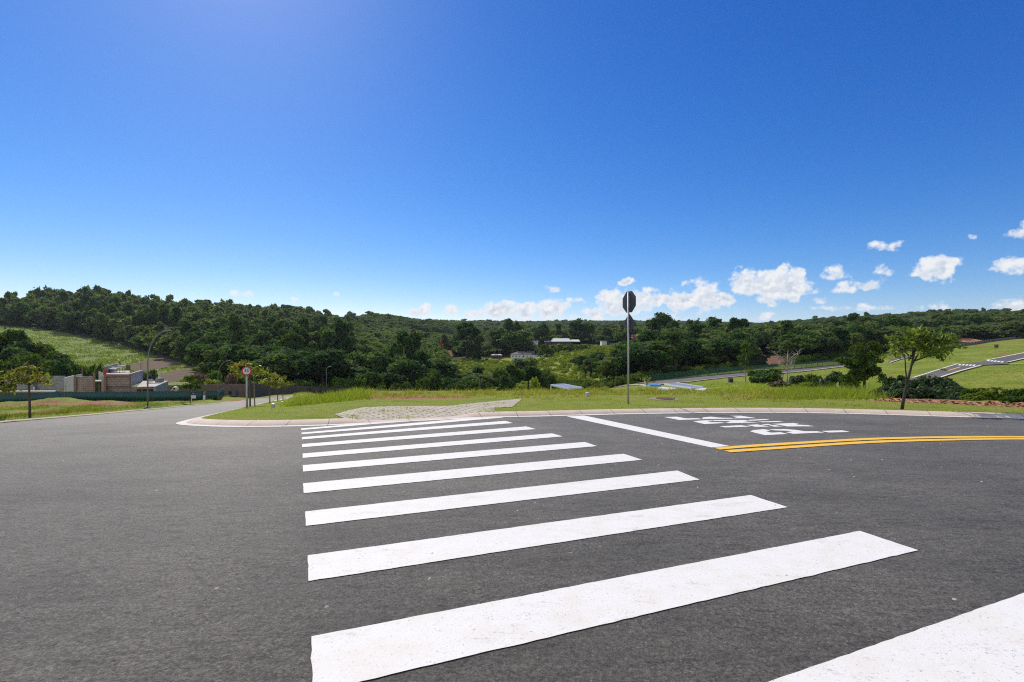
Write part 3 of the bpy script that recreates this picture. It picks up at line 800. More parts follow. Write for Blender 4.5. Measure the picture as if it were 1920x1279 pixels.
# heaps of red earth left of the road
xf, yf, zf_ = XX.ravel(), YY.ravel(), ZT.ravel()
tpx = CX + F*xf/np.maximum(yf, 1.0)
zone_dirt = np.zeros(len(xf))
for (px, d, hw, hd) in [(30,62,120,5),(130,62,100,4.5),(190,60,60,3.5),(-120,60,160,6),(60,40,40,3),(20,30,60,2.2),(120,34,40,2.0),(180,44,40,2.5),(240,56,40,3),(330,70,40,3),(440,80,28,3.5),(250,66,30,2)]:
    zone_dirt = np.maximum(zone_dirt, blob(xf, yf, xpx(px, d), d, hw/F*d, hd))
for (px, py, hw, hd) in [(1765,716,20,3),(1790,711,18,4),(1800,729,22,2),(1890,664,40,5),(1840,650,50,4),(1900,640,50,5),(1440,699,30,3),(1660,705,40,3),(1640,697,30,3)]:
    q = unproj(px, py); zone_dirt = np.maximum(zone_dirt, 0.75*blob(xf, yf, q[0], q[1], hw/F*q[1], hd))
for bl in DIRT_BLOBS: zone_dirt = np.maximum(zone_dirt, blob(xf, yf, *bl))
bank = px_poly_mask(xf, yf, zf_, [(1422,692),(1432,672),(1440,664),(1462,668),(1480,690)]) & (yf > 120)
zone_field = px_poly_mask(xf, yf, ZZ.ravel(), FIELD).astype(float) * (yf > 120) * (yf < 430) * (tpx < 420)
zone_plough = (px_poly_mask(xf, yf, ZZ.ravel(), PLOUGH1) | px_poly_mask(xf, yf, ZZ.ravel(), PLOUGH2)).astype(float) * zone_field
DMIN = ([-400, 0, 420, 470, 560, 700, 760, 840, 1000, 1100, 1200, 1300, 1400, 1500, 1600, 1700, 1800, 1950, 2400],
        [150, 150, 125, 118, 118, 122, 124, 126, 200, 150, 128, 148, 158, 166, 176, 196, 214, 224, 224])
def dmin_at(px): return np.interp(px, *DMIN)
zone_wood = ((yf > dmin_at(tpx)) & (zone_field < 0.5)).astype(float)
zone_wood[px_poly_mask(xf, yf, zf_, SCRUB) & (yf > 120) & (yf < 420)] *= 0.25
hillgap = px_poly_mask(xf, yf, ZZ.ravel(), [(770,640),(778,627),(850,629),(900,640),(860,650)]) & (yf > 450) & (yf < 900)
zone_wood[hillgap] = 0
zone_dirt[bank] = 0
nr, nc = XX.shape
idx = np.arange(nr*nc).reshape(nr, nc)
FT = np.stack([idx[:-1,:-1], idx[:-1,1:], idx[1:,1:], idx[1:,:-1]], -1).reshape(-1, 4)
# small roughness
rough = 0.06*np.sin(xf*2.1+yf*1.3)*np.sin(yf*1.7-xf*0.8) * ((yf > 30) & (lat.ravel() > 10.5) & (yf < 75))
heap = np.zeros(len(xf))
for (px, d, hw, hd, h) in [(30,68,140,3.0,0.35),(110,67,60,2.2,0.5),(180,66,60,2.0,0.25),(40,33,60,2.0,0.25),(100,37,30,1.6,0.25)]:
    heap += h*blob(xf, yf, xpx(px, d), d, hw/F*d, hd)
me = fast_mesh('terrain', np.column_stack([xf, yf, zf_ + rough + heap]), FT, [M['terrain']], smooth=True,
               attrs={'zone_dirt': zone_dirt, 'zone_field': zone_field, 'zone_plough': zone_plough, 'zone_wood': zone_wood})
terrain = tag(link('terrain', me), 'grassy and wooded land falling to a valley and rising to hills', kind='structure')

# the ridge of red clods beyond the verge at the right
def earth_ridge(px0, px1, y0, y1, h, name, label):
    n = 520; ts = np.linspace(0, 1, n); V = []; m = 13
    for i, u in enumerate(ts):
        px = px0+(px1-px0)*u; py = y0+(y1-y0)*u
        q = unproj(px, py, 0.1)
        for k in range(m):
            o = (k/(m-1)-0.5)*1.5
            hh = h*max(0, math.cos((k/(m-1)-0.5)*math.pi)) * min(1, u*9, (1-u)*9)
            r = RNG.normal(0, 0.022)*(1 if 0 < k < m-1 else 0)
            x, y = q[0]+RNG.normal(0, 0.03), q[1]+0.55+o
            V.append((x, y, float(pad_z(x, y)) - 0.02 + hh*(0.7+0.6*math.sin(u*37)*math.sin(u*91+1)) + r))
    id_ = np.arange(n*m).reshape(n, m)
    Fq = np.stack([id_[:-1,:-1], id_[1:,:-1], id_[1:,1:], id_[:-1,1:]], -1).reshape(-1, 4)
    o = link(name, fast_mesh(name, V, Fq, [M['dirt']], smooth=False)); return tag(o, label, kind='structure')
M['dirt'] = simple_mat('red_clods', (0.42, 0.215, 0.135), 0.95, 0.45, 7, bump=0.8, spec=0.1)
earth_ridge(1640, 2200, 752, 776, 0.11, 'earth_bank', 'ridge of red clods beyond the verge')

# loose grit and pebbles on the asphalt
pv = []; pf = []
for _ in range(420):
    if RNG.random() < 0.55:
        i_ = int(RNG.integers(40, len(KL)-30)); p0_ = KL[i_]; x_ = p0_[0]+RNG.normal(0, .25); y_ = p0_[1]-abs(RNG.normal(0.05, .45))
    else: x_, y_ = RNG.uniform(-9, 12), RNG.uniform(2.5, 13)
    r_ = RNG.uniform(0.004, 0.012); z_ = g(x_, y_); a_ = RNG.uniform(0, 6.28); b0 = len(pv)
    for k in range(5): pv.append((x_+r_*1.3*math.cos(a_+k*1.257)*RNG.uniform(.7, 1.2), y_+r_*1.3*math.sin(a_+k*1.257)*RNG.uniform(.7, 1.2), z_))
    pv.append((x_+r_*0.2, y_, z_+r_*RNG.uniform(.7, 1.3))); pf += [(b0+k, b0+(k+1) % 5, b0+5) for k in range(5)]
tag(link('gravel', fast_mesh('gravel', pv, np.array(pf), [simple_mat('pale_grit', (0.42, 0.38, 0.33), 0.9, 0.4, 9)])), 'loose pale grit scattered on the asphalt', kind='stuff')
# ------------------------------------------------------------------ foliage
M['leaf_wood'] = leaf_mat('woodland_leaves', [(0.026, 0.058, 0.020), (0.052, 0.100, 0.030), (0.105, 0.165, 0.044), (0.095, 0.112, 0.050), (0.165, 0.215, 0.062)], 0.48, rough=0.8, spec=0.12, tcol=(1.15, 1.3, 0.65))
M['leaf_far'] = leaf_mat('far_woodland_leaves', [(0.048, 0.080, 0.028), (0.072, 0.112, 0.034), (0.105, 0.140, 0.044)], 0.44, rough=0.85, spec=0.1)
M['leaf_bush'] = leaf_mat('bush_leaves', [(0.050, 0.090, 0.016), (0.085, 0.135, 0.022), (0.13, 0.18, 0.034)], 0.42, rough=0.75, spec=0.15)
M['leaf_scrub'] = leaf_mat('scrub_leaves', [(0.11, 0.155, 0.022), (0.20, 0.25, 0.034), (0.29, 0.33, 0.055)], 0.42, rough=0.8, spec=0.1)
M['leaf_bright'] = leaf_mat('bright_leaves', [(0.055, 0.115, 0.014), (0.11, 0.19, 0.022), (0.20, 0.25, 0.035)], 0.42)
M['leaf_lime'] = leaf_mat('lime_leaves', [(0.20, 0.26, 0.02), (0.32, 0.36, 0.03), (0.40, 0.40, 0.05)], 0.45)
M['leaf_sapling'] = leaf_mat('sapling_leaves', [(0.10, 0.13, 0.015), (0.20, 0.22, 0.03), (0.30, 0.28, 0.05), (0.16, 0.085, 0.03), (0.22, 0.24, 0.03)], 0.42, rough=0.5, spec=0.25)
M['leaf_street'] = leaf_mat('street_tree_leaves', [(0.07, 0.12, 0.02), (0.16, 0.22, 0.03), (0.32, 0.34, 0.08), (0.12, 0.17, 0.03)], 0.46, rough=0.5, spec=0.25)
M['leaf_blue'] = leaf_mat('blue_green_leaves', [(0.038, 0.070, 0.030), (0.066, 0.108, 0.044), (0.10, 0.145, 0.062)], 0.34)
M['leaf_brown'] = leaf_mat('dry_brown_leaves', [(0.12, 0.085, 0.05), (0.17, 0.12, 0.08), (0.10, 0.09, 0.04)], 0.3)
M['petal_pink'] = leaf_mat('pink_blossom', [(0.42, 0.11, 0.20), (0.55, 0.20, 0.30)], 0.35, tcol=(1, 1, 1))
M['petal_red'] = leaf_mat('red_blossom', [(0.50, 0.09, 0.03), (0.60, 0.14, 0.04)], 0.35, tcol=(1, 1, 1))
M['petal_yellow'] = leaf_mat('yellow_blossom', [(0.60, 0.38, 0.02), (0.70, 0.46, 0.03)], 0.35, tcol=(1, 1, 1))
M['grass'] = leaf_mat('grass_blades', [(0.20, 0.27, 0.025), (0.31, 0.37, 0.04), (0.42, 0.41, 0.08), (0.50, 0.36, 0.20)], 0.52, rough=0.7, spec=0.2)
M['tallgrass'] = leaf_mat('tall_grass_blades', [(0.15, 0.21, 0.02), (0.26, 0.31, 0.035), (0.42, 0.38, 0.08), (0.52, 0.39, 0.19)], 0.45, rough=0.7, spec=0.2)

M['drytall'] = leaf_mat('drying_tall_grass', [(0.16, 0.20, 0.025), (0.28, 0.29, 0.04), (0.42, 0.36, 0.10), (0.50, 0.36, 0.19), (0.34, 0.20, 0.11)], 0.45, rough=0.8, spec=0.15)
M['drygrass'] = leaf_mat('dry_rough_grass', [(0.12, 0.14, 0.02), (0.21, 0.22, 0.035), (0.33, 0.29, 0.08), (0.30, 0.20, 0.11)], 0.45, rough=0.8, spec=0.15)

def lobes_for(kind, rng):
    L = []
    def put(x, y, z, r, rz=None): L.append((x, y, z, r, rz if rz else r*0.85))
    if kind == 'round':
        for _ in range(17):
            a = rng.uniform(0, 2*math.pi); c = rng.uniform(-0.75, 1); s = math.sqrt(max(0, 1-c*c))
            q = rng.uniform(0.55, 1.0)
            put(0.30*s*math.cos(a)*q, 0.30*s*math.sin(a)*q, 0.60+0.27*c*q, rng.uniform(0.10, 0.17))
        put(0, 0, 0.55, 0.22)
    elif kind == 'euc':
        n = 13
        for i in range(n):
            z = 0.36+0.58*(i/(n-1))**0.9; a = rng.uniform(0, 6.28); q = rng.uniform(0.03, 0.17)*(1.15-0.4*z)
            put(q*math.cos(a), q*math.sin(a), z, rng.uniform(0.065, 0.11), rng.uniform(0.05, 0.085))
        put(0.02, 0, 0.93, 0.11, 0.07)
    elif kind == 'full':
        for i in range(44):
            z = 0.20+0.74*rng.random()**0.85; w = 0.40*math.sin(math.pi*min(0.97, max(0.16, (1.10-z)*0.80))); a = rng.uniform(0, 6.28); q = math.sqrt(rng.uniform(0.1, 1))*w
            put(q*math.cos(a), q*math.sin(a), z, rng.uniform(0.06, 0.115), rng.uniform(0.05, 0.09))
    elif kind == 'tall':
        for i in range(17):
            z = 0.24+0.70*(i/16); w = 0.19*math.sin(math.pi*min(1, max(0.12, (1.08-z)*0.95)))+0.02; a = rng.uniform(0, 6.28); q = rng.uniform(0.3, 1)*w
            put(q*math.cos(a), q*math.sin(a), z, rng.uniform(0.08, 0.125), rng.uniform(0.07, 0.11))
    elif kind == 'spread':
        for i in range(14):
            a = rng.uniform(0, 6.28); q = math.sqrt(rng.uniform(0.02, 1))*0.42
            put(q*math.cos(a), q*math.sin(a), 0.80-0.35*q*q/0.18*0.4+rng.uniform(-.06,.06), rng.uniform(0.12, 0.17), rng.uniform(0.07, 0.11))
    elif kind == 'cone':
        for i in range(16):
            z = 0.10+0.84*i/15; w = 0.20*(1-z)+0.015; a = rng.uniform(0, 6.28)
            put(w*0.7*math.cos(a), w*0.7*math.sin(a), z, w*0.62+0.03, 0.07)
    elif kind == 'shrub':
        for i in range(15):
            a = rng.uniform(0, 6.28); q = math.sqrt(rng.uniform(0, 1)); z = rng.uniform(0.10, 0.80)*(1-0.35*q)
            put(0.48*q*math.cos(a), 0.48*q*math.sin(a), z, rng.uniform(0.14, 0.22), rng.uniform(0.12, 0.2))
        put(0, 0, 0.4, 0.3, 0.3)
    return L

def crown_tris(rng, lobes, n, size, squash=1.0):
    Lb = np.array(lobes); w = Lb[:,3]**2; w /= w.sum()
    k = rng.choice(len(Lb), n, p=w)
    d = rng.normal(size=(n, 3)); d /= np.linalg.norm(d, axis=1)[:,None]
    d[:,2] = np.where(d[:,2] < -0.7, -d[:,2], d[:,2]); d /= np.linalg.norm(d, axis=1)[:,None]
    r = 1.0 - 0.40*rng.random(n)**2.0 + 0.16*rng.normal(size=n)
    c = Lb[k,:3] + d*np.stack([Lb[k,3], Lb[k,3], Lb[k,4]], 1)*r[:,None]
    nrm = d*0.75 + rng.normal(size=(n,3))*0.6 + np.array([0,0,0.08]); nrm /= np.linalg.norm(nrm, axis=1)[:,None]
    u = np.cross(nrm, rng.normal(size=(n,3))); u /= np.linalg.norm(u, axis=1)[:,None]; v = np.cross(nrm, u)
    s = (size*(0.65+0.7*rng.random(n)))[:,None]
    ang = rng.random(n)*0.5
    A = c + u*s; B = c - u*s*0.55 + v*s*0.85; C = c - u*s*0.55 - v*s*0.85
    V = np.stack([A, B, C], 1).reshape(-1, 3)
    lt = rng.random(len(Lb))*0.25
    tint = np.repeat(lt[k] + rng.random(n)*0.22, 3)
    return V, tint

def trunk_geo(rng, kind, lobes):
    mb = MB()
    if kind == 'shrub':
        for i in range(3):
            a = rng.uniform(0, 6.28); mb.tube([(0.03*math.cos(a), 0.03*math.sin(a), -0.05), (0.12*math.cos(a), 0.12*math.sin(a), 0.4)], [0.018, 0.008], 5)
        return mb
    top = 0.62 if kind in ('round', 'spread') else 0.88
    r0 = 0.028 if kind != 'euc' else 0.016
    mb.tube([(0,0,-0.06), (0.008,0,0.15), (0.0,0.01,0.35), (0.01,0,top)], [r0*1.25, r0, r0*0.8, r0*0.25], 6)
    for L in list(lobes)[:6]:
        z0 = min(max(0.2, L[2]*0.62), top*0.9)
        mb.tube([(0.004,0,z0), (L[0]*0.55, L[1]*0.55, z0+(L[2]-z0)*0.55), (L[0], L[1], L[2])], [r0*0.5, r0*0.32, r0*0.12], 5)
    return mb

PROTO = {}
def proto(kind, seed, n, size):
    key = (kind, seed, n, size)
    if key not in PROTO:
        rng = np.random.default_rng(seed*977 + len(kind)*31)
        L = lobes_for(kind, rng); V, t = crown_tris(rng, L, n, size)
        tm = trunk_geo(rng, kind, L)
        zs = 1.0/np.percentile(V[:,2], 99.7); xs = 0.5/np.percentile(np.abs(V[:,:2]), 98.5)
        V = V*np.array([xs, xs, zs]); tm.v = [(p[0]*xs, p[1]*xs, p[2]*zs) for p in tm.v]
        PROTO[key] = (V, t, tm)
    return PROTO[key]

def crown_mesh(name, V, t, mat): return fast_mesh(name, V, np.arange(len(V)).reshape(-1, 3), [mat], attrs={'tint': t})

PM = {}
def tree(name, label, cat, loc, h, w, kind='round', seed=1, n=2600, size=0.035, mat='leaf_wood', bark='darkbark', group=None, rz=None, one=False, wy=None):
    """a tree as a thing (> crown, trunk); one=True: a single mesh for trees of a few pixels"""
    key = (kind, seed, n, size, mat, bark, one)
    if key not in PM:
        V, t, tm = proto(kind, seed, n, size)
        if one:
            tv = np.array(tm.v); tf = []
            for f in tm.f:
                for k in range(1, len(f)-1): tf.append((f[0], f[k], f[k+1]))
            tf = np.array(tf) + len(V)
            Fc = np.concatenate([np.arange(len(V)).reshape(-1, 3), tf]); mi = np.concatenate([np.zeros(len(V)//3, int), np.ones(len(tf), int)])
            PM[key] = fast_mesh(name, np.concatenate([V, tv]), Fc, [M[mat], M[bark]], attrs={'tint': np.concatenate([t, np.zeros(len(tv))])}, mat_idx=mi)
        else:
            PM[key] = (crown_mesh('crown', V, t, M[mat]), tm.mesh('trunk', M[bark], True))
    rz = RNG.uniform(0, 6.28) if rz is None else rz
    if one:
        o = link(name, PM[key]); o.location = loc; o.rotation_euler = (0, 0, rz); o.scale = (w, wy or w, h)
        return tag(o, label, cat, group)
    r = empty(name, loc, label, cat, group, rz)
    for nm, me_ in zip(('crown', 'trunk'), PM[key]):
        c = link(nm, me_, r); c.scale = (w, wy or w, h)
    return r

def hero(name, label, px, d, ytop, wpx, kind='round', mat='leaf_wood', seed=1, n=2600, size=0.035, bark='darkbark', cat='tree', group=None, ybase=None, cw=None, sink=0.0, one=False):
    """a tree given by the photo column, distance, row of its top and width"""
    x = xpx(px, d); zb = g(x, d) if ybase is None else zpx(ybase, d)
    zb -= sink
    h = zpx(ytop, d) - zb
    cw = cw or 1.0
    return tree(name, label, cat, (x, d, zb), h, wpx/F*d/cw, kind, seed, n, size, mat, bark, group, one=one)

# ------------------------------------------------------------------ the woods
def cell(d): return 6.0 if d < 260 else (7.2 if d < 480 else (10.0 if d < 850 else 15.0))
cand = []
d = 112.0
while d < 2150:
    c = cell(d); xs = np.arange(-1.42*d, 1.42*d, c); xs = xs + RNG.uniform(-0.42, 0.42, len(xs))*c
    ys = d + RNG.uniform(-0.42, 0.42, len(xs))*c
    cand.append(np.stack([xs, ys, np.full(len(xs), c)], 1)); d += c
CA = np.concatenate(cand); X_, Y_ = CA[:,0], CA[:,1]; Z_ = G(X_, Y_); PXc = CX + F*X_/Y_; PYc = HY - F*Z_/Y_
ok = Y_ > dmin_at(PXc) + RNG.uniform(-3, 3, len(X_))
ok &= ~(px_poly_mask(X_, Y_, Z_, FIELD) & (Y_ < 430) & (PXc < 420))
ok &= ~(px_poly_mask(X_, Y_, Z_, SCRUB) & (Y_ < 420) & (RNG.random(len(X_)) > 0.012))
ok &= ~(px_poly_mask(X_, Y_, Z_, [(770,640),(778,627),(850,629),(900,640),(860,650)]) & (Y_ > 450) & (Y_ < 900))
ok &= ~(px_poly_mask(X_, Y_, Z_, [(1405,700),(1420,668),(1440,658),(1470,664),(1495,700)]) & (Y_ < 240))
CLEAR = [(838,352,30,14),(980,338,42,20),(915,345,30,16),(1060,398,62,24),(1137,372,26,16),(1162,420,34,16),(1832,236,44,14),(800,690,40,30),(1198,330,22,14),(1830,700,22,30),(1851,640,20,25),(1832,224,60,10)]
for (px, dd, hw, hd) in CLEAR:
    ok &= ~((np.abs(PXc-px) < hw) & (Y_ > dd-(110 if px in (838, 915, 980, 1137, 1060) else hd*2.2)) & (Y_ < dd+hd))
X_, Y_, Z_, PXc, PYc, C_ = [q[ok] for q in (X_, Y_, Z_, PXc, PYc, CA[:,2])]
nT = len(X_)
H_ = np.where(Y_ < 210, RNG.uniform(8.0, 12.5, nT), RNG.uniform(10, 15, nT))
lh = (PXc < 660) & (Y_ > 200) & (Y_ < 700); H_ = np.where(lh, RNG.uniform(12, 19, nT), H_)
H_ = np.where((PXc < 420) & (Y_ < 300), RNG.uniform(10, 15, nT), H_)
mid = (PXc > 840) & (PXc < 1130) & (Y_ < 470); H_ = np.where(mid, RNG.uniform(6, 10.5, nT), H_)
rgt = (PXc > 1700) & (Y_ < 330); H_ = np.where(rgt, RNG.uniform(6, 9, nT), H_)
H_ = np.where(Y_ > 850, RNG.uniform(11, 17, nT), H_)
tallm = RNG.random(nT) < np.where(lh, 0.16, 0.05); H_ = np.where(tallm, H_*1.28, H_)
H_ = np.where((PXc > 50) & (PXc < 240) & (Y_ > 420) & (Y_ < 620), H_*1.22, H_)
W_ = np.maximum(C_*RNG.uniform(1.45, 2.1, nT), H_*0.55)
KIND = np.where(tallm, 1, np.where(RNG.random(nT) < 0.25, 2, 0))
kr = RNG.random(nT)
KIND = np.where(lh, np.where(kr < 0.42, 1, np.where(kr < 0.72, 2, 0)), KIND)
W_ = np.where(lh, W_*np.where(KIND == 0, 0.9, 0.8), W_); H_ = np.where(lh & (KIND == 1), H_*1.12, H_)
# which of them can be seen over the ground in front
pos = np.concatenate([np.arange(24, 110, 4), np.arange(110, 2100, 12)]).astype(float)
vis = np.ones(nT, bool)
for i0 in range(0, nT, 3000):
    s = slice(i0, i0+3000); sl_ = (X_[s]/Y_[s])[:,None]
    zz = G(sl_*pos[None], np.repeat(pos[None], sl_.shape[0], 0))/pos[None]
    zz = np.where(pos[None] < (Y_[s]-8)[:,None], zz + np.where((pos[None] > 130) & (Y_[s] > 260)[:,None], 5.0/pos[None], 0), -9)
    vis[s] = (Z_[s]+H_[s])/Y_[s] > zz.max(1) - 0.004
X_, Y_, Z_, PXc, H_, W_, KIND = [q[vis] for q in (X_, Y_, Z_, PXc, H_, W_, KIND)]
infr = (PXc > -10) & (PXc < 1930)
app = np.where(infr, H_/Y_, 0)
order = np.argsort(-app)
IND = order[:235]; REST = order[235:]
KN = ['round', 'euc', 'tall']
def zone_of(px, d):
    if px < 425: return ('leafy tree in the dark wood above the hillside field', 'trees of the wood above the hillside field')
    if px < 845: return ('dark leafy tree in the valley wood behind the long dark wall', 'trees of the valley wood behind the dark wall')
    if px < 1130: return ('leafy tree among the scrub and houses across the valley', 'trees among the houses across the valley')
    if px < 1620: return ('leafy tree in the dense wood beyond the green mesh fence', 'trees of the wood beyond the mesh fence')
    return ('leafy tree on the wooded hillside beyond the concrete panel wall', 'trees of the wood beyond the concrete panel wall')
WF = [1.0, 1.0, 1.0]
for i in IND:
    k = KIND[i]; lb, gr = zone_of(PXc[i], Y_[i])
    big = H_[i]/Y_[i] > 0.062
    wf = W_[i]/WF[k] * (1.0 if k != 1 else 0.62)
    tree('forest_tree', lb, 'tree', (X_[i], Y_[i], Z_[i]-0.3), H_[i], wf, KN[k], int(i) % 4 + 1, 2000, 0.038 if k == 0 else 0.030, 'leaf_wood', 'darkbark' if k != 1 else 'bark', gr, one=not big)
# the rest of the woods: one mass
def merged(name, idx, lod, mat, label):
    VV = []; TT = []; rng = np.random.default_rng(5)
    for i in idx:
        n, size = lod(Y_[i]); k = KIND[i]
        V, t, _ = proto(KN[k], int(i) % 5 + 1, n, size*(1 if k == 0 else 0.8))
        a = rng.uniform(0, 6.28); c, s = math.cos(a), math.sin(a); wf = W_[i]/WF[k]*(1.0 if k != 1 else 0.62)
        P = np.empty_like(V); P[:,0] = (V[:,0]*c - V[:,1]*s)*wf + X_[i]; P[:,1] = (V[:,0]*s + V[:,1]*c)*wf + Y_[i]; P[:,2] = V[:,2]*H_[i] + Z_[i] - 0.3
        VV.append(P); TT.append(t + rng.random()*0.6)
    V = np.concatenate(VV); T = np.concatenate(TT)
    o = link(name, fast_mesh(name, V, np.arange(len(V)).reshape(-1, 3), [M[mat]], attrs={'tint': T}))
    return tag(o, label, kind='stuff')
def lod_near(d): return (900, 0.052) if d < 240 else ((560, 0.064) if d < 420 else (330, 0.085))
nearR = [i for i in REST if Y_[i] < 620]; farR = [i for i in REST if Y_[i] >= 620]
print('woods:', len(IND), len(nearR), len(farR))
merged('forest', nearR, lod_near, 'leaf_wood', 'dense dark woodland covering the slopes round the valley')
merged('far_forest', farR, lambda d: (150, 0.115) if d < 1000 else (85, 0.15), 'leaf_far', 'far blue-green woodland on the highest hills')
# undergrowth at the foot of the woods, and scrub on the open slope
def shrub_mass(name, pts, mat, label, n, size):
    VV = []; TT = []; rng = np.random.default_rng(9)
    for (x, y, h, w) in pts:
        V, t, _ = proto('shrub', rng.integers(1, 6), n, size)
        a = rng.uniform(0, 6.28); c, s = math.cos(a), math.sin(a)
        P = np.empty_like(V); P[:,0] = (V[:,0]*c - V[:,1]*s)*w + x; P[:,1] = (V[:,0]*s + V[:,1]*c)*w + y; P[:,2] = V[:,2]*h + g(x, y) - 0.15
        VV.append(P); TT.append(t + rng.random()*0.6)
    V = np.concatenate(VV); T = np.concatenate(TT)
    o = link(name, fast_mesh(name, V, np.arange(len(V)).reshape(-1, 3), [M[mat]], attrs={'tint': T}))
    return tag(o, label, kind='stuff')
sc = []; ug = []
xs = RNG.uniform(-90, 150, 30000); ys = RNG.uniform(118, 415, 30000); zs = G(xs, ys)
m_ = px_poly_mask(xs, ys, zs, SCRUB)
for x, y in list(zip(xs[m_], ys[m_]))[:2300]:
    px = CX + F*x/y
    if any(abs(px-q[0]) < q[2] and q[1]-q[3]*1.2 < y < q[1]+q[3] for q in CLEAR): continue
    sc.append((x, y, RNG.uniform(0.7, 2.2), RNG.uniform(2.0, 4.2)))
shrub_mass('scrub', sc, 'leaf_scrub', 'light green scrub covering the open valley slope', 260, 0.075)
for _ in range(900):
    px = RNG.uniform(430, 1640); d = dmin_at(px) - RNG.uniform(-6, 9)
    if 835 < px < 1010: continue
    if 1390 < px < 1500: continue
    x = xpx(px, d); ug.append((x, d, RNG.uniform(1.2, 3.2), RNG.uniform(2.5, 4.5)))
shrub_mass('undergrowth', ug, 'leaf_bush', 'green undergrowth along the foot of the woods', 330, 0.07)
# ------------------------------------------------------------------ signs, posts, street furniture
def ngon(c, n, r, u, rot=0.0):
    """n-gon in the vertical plane spanned by horizontal unit vector u and z"""
    return [Vector((c[0]+u[0]*r*math.cos(rot+2*math.pi*k/n), c[1]+u[1]*r*math.cos(rot+2*math.pi*k/n), c[2]+r*math.sin(rot+2*math.pi*k/n))) for k in range(n)]

# stop sign and warning sign, seen from behind
b0 = unproj(1178, 758.5, 0.1); bz = float(pad_z(b0[0], b0[1]))
dS = b0[1]; topz = zpx(547.5, dS)
root = empty('road_sign', (b0[0], b0[1], bz), 'grey post with dark backs of an octagonal and a diamond sign on the verge', 'road sign')
Hs = topz - bz
MB().tube([(0,0,-0.15), (0,0,Hs-0.02)], 0.031, 14).build('post', M['galv'], root, smooth=True)
u = np.array([NDIR[0], NDIR[1]]); nf = EDIR
uu = -u if u[0] < 0 else u           # along the plates, towards the right of the picture
ro = 0.375/math.cos(math.pi/8)
pc = Vector((nf[0]*0.037, nf[1]*0.037, zpx(566.2, dS) - bz))
pl = MB().slab(ngon(pc, 8, ro, uu, math.pi/8), Vector((nf[0]*0.004, nf[1]*0.004, 0))).build('octagon_plate', M['signback'], root)
fp = ngon(pc + Vector((nf[0]*0.0065, nf[1]*0.0065, 0)), 8, ro*0.985, uu, math.pi/8)
MB().slab(fp, Vector((nf[0]*0.001, nf[1]*0.001, 0))).build('sign_face', M['red'], pl)
pc2 = Vector((nf[0]*0.037, nf[1]*0.037, zpx(607.8, dS) - bz))
rd = 0.385
pl2 = MB().slab(ngon(pc2, 4, rd, uu, 0.0), Vector((nf[0]*0.004, nf[1]*0.004, 0))).build('diamond_plate', M['signback'], root)
fp = ngon(pc2 + Vector((nf[0]*0.0065, nf[1]*0.0065, 0)), 4, rd*0.98, uu, 0.0)
MB().slab(fp, Vector((nf[0]*0.001, nf[1]*0.001, 0))).build('sign_face', M['yellow_paint'], pl2)
for zc in (pc.z+0.28, pc.z-0.22, pc2.z+0.16, pc2.z-0.16):
    MB().obox((nf[0]*0.003, nf[1]*0.003), tuple(uu), tuple(nf), 0.040, 0.033, zc-0.010, zc+0.010).build('clamp', M['galv'], root, bevel=0.004)

# speed limit sign
def text_mesh(body, size, mat, name, parent, loc, rot, extrude=0.001, xs=1.0):
    cu = bpy.data.curves.new(name, 'FONT'); cu.body = body; cu.size = size; cu.align_x = 'CENTER'; cu.align_y = 'CENTER'; cu.extrude = extrude; cu.offset = size*0.018
    o = bpy.data.objects.new(name, cu); COL.objects.link(o)
    dg = bpy.context.evaluated_depsgraph_get(); me = bpy.data.meshes.new_from_object(o.evaluated_get(dg))
    bpy.data.objects.remove(o); me.materials.clear(); me.materials.append(mat); me.name = name
    q = link(name, me, parent, loc); q.rotation_euler = rot; q.scale = (xs, 1, 1)
    return q
q = unproj(462.5, 765.0, 0.1); d30 = q[1]; z30 = float(pad_z(q[0], q[1]))
r30 = empty('speed_limit_sign', (q[0], q[1], z30), 'round red-rimmed 30 speed limit sign on a grey post before a sapling', 'road sign')
h30 = zpx(686.5, d30) - z30; rad = 8.7/F*d30
zc = zpx(695.5, d30) - z30
MB().tube([(0,0,-0.1), (0,0,h30-0.1)], 0.038, 10).build('post', M['galv'], r30, smooth=True)
yaw = math.atan2(-q[0], q[1])*0.9
def disc(r, t0, t1, n=40):
    mb = MB(); c, s = math.cos(yaw), math.sin(yaw)
    pts = [Vector((r*math.cos(2*math.pi*k/n)*c, r*math.cos(2*math.pi*k/n)*s, zc + r*math.sin(2*math.pi*k/n))) for k in range(n)]
    f = Vector((s, -c, 0)); mb.slab([p + f*t0 for p in pts], f*(t1-t0)); return mb
disc(rad, 0.045, 0.049).build('red_disc', M['red'], r30)
disc(rad*0.72, 0.0495, 0.0510).build('white_disc', M['white'], r30)
fv = Vector((math.sin(yaw), -math.cos(yaw), 0))
text_mesh('30', rad*1.0, M['black'], 'digits', r30, fv*0.0520 + Vector((0, 0, zc+rad*0.10)), (R(90), 0, yaw), xs=1.12)
text_mesh('km/h', rad*0.30, M['black'], 'unit_lettering', r30, fv*0.0520 + Vector((0, 0, zc-rad*0.45)), (R(90), 0, yaw), xs=1.1)

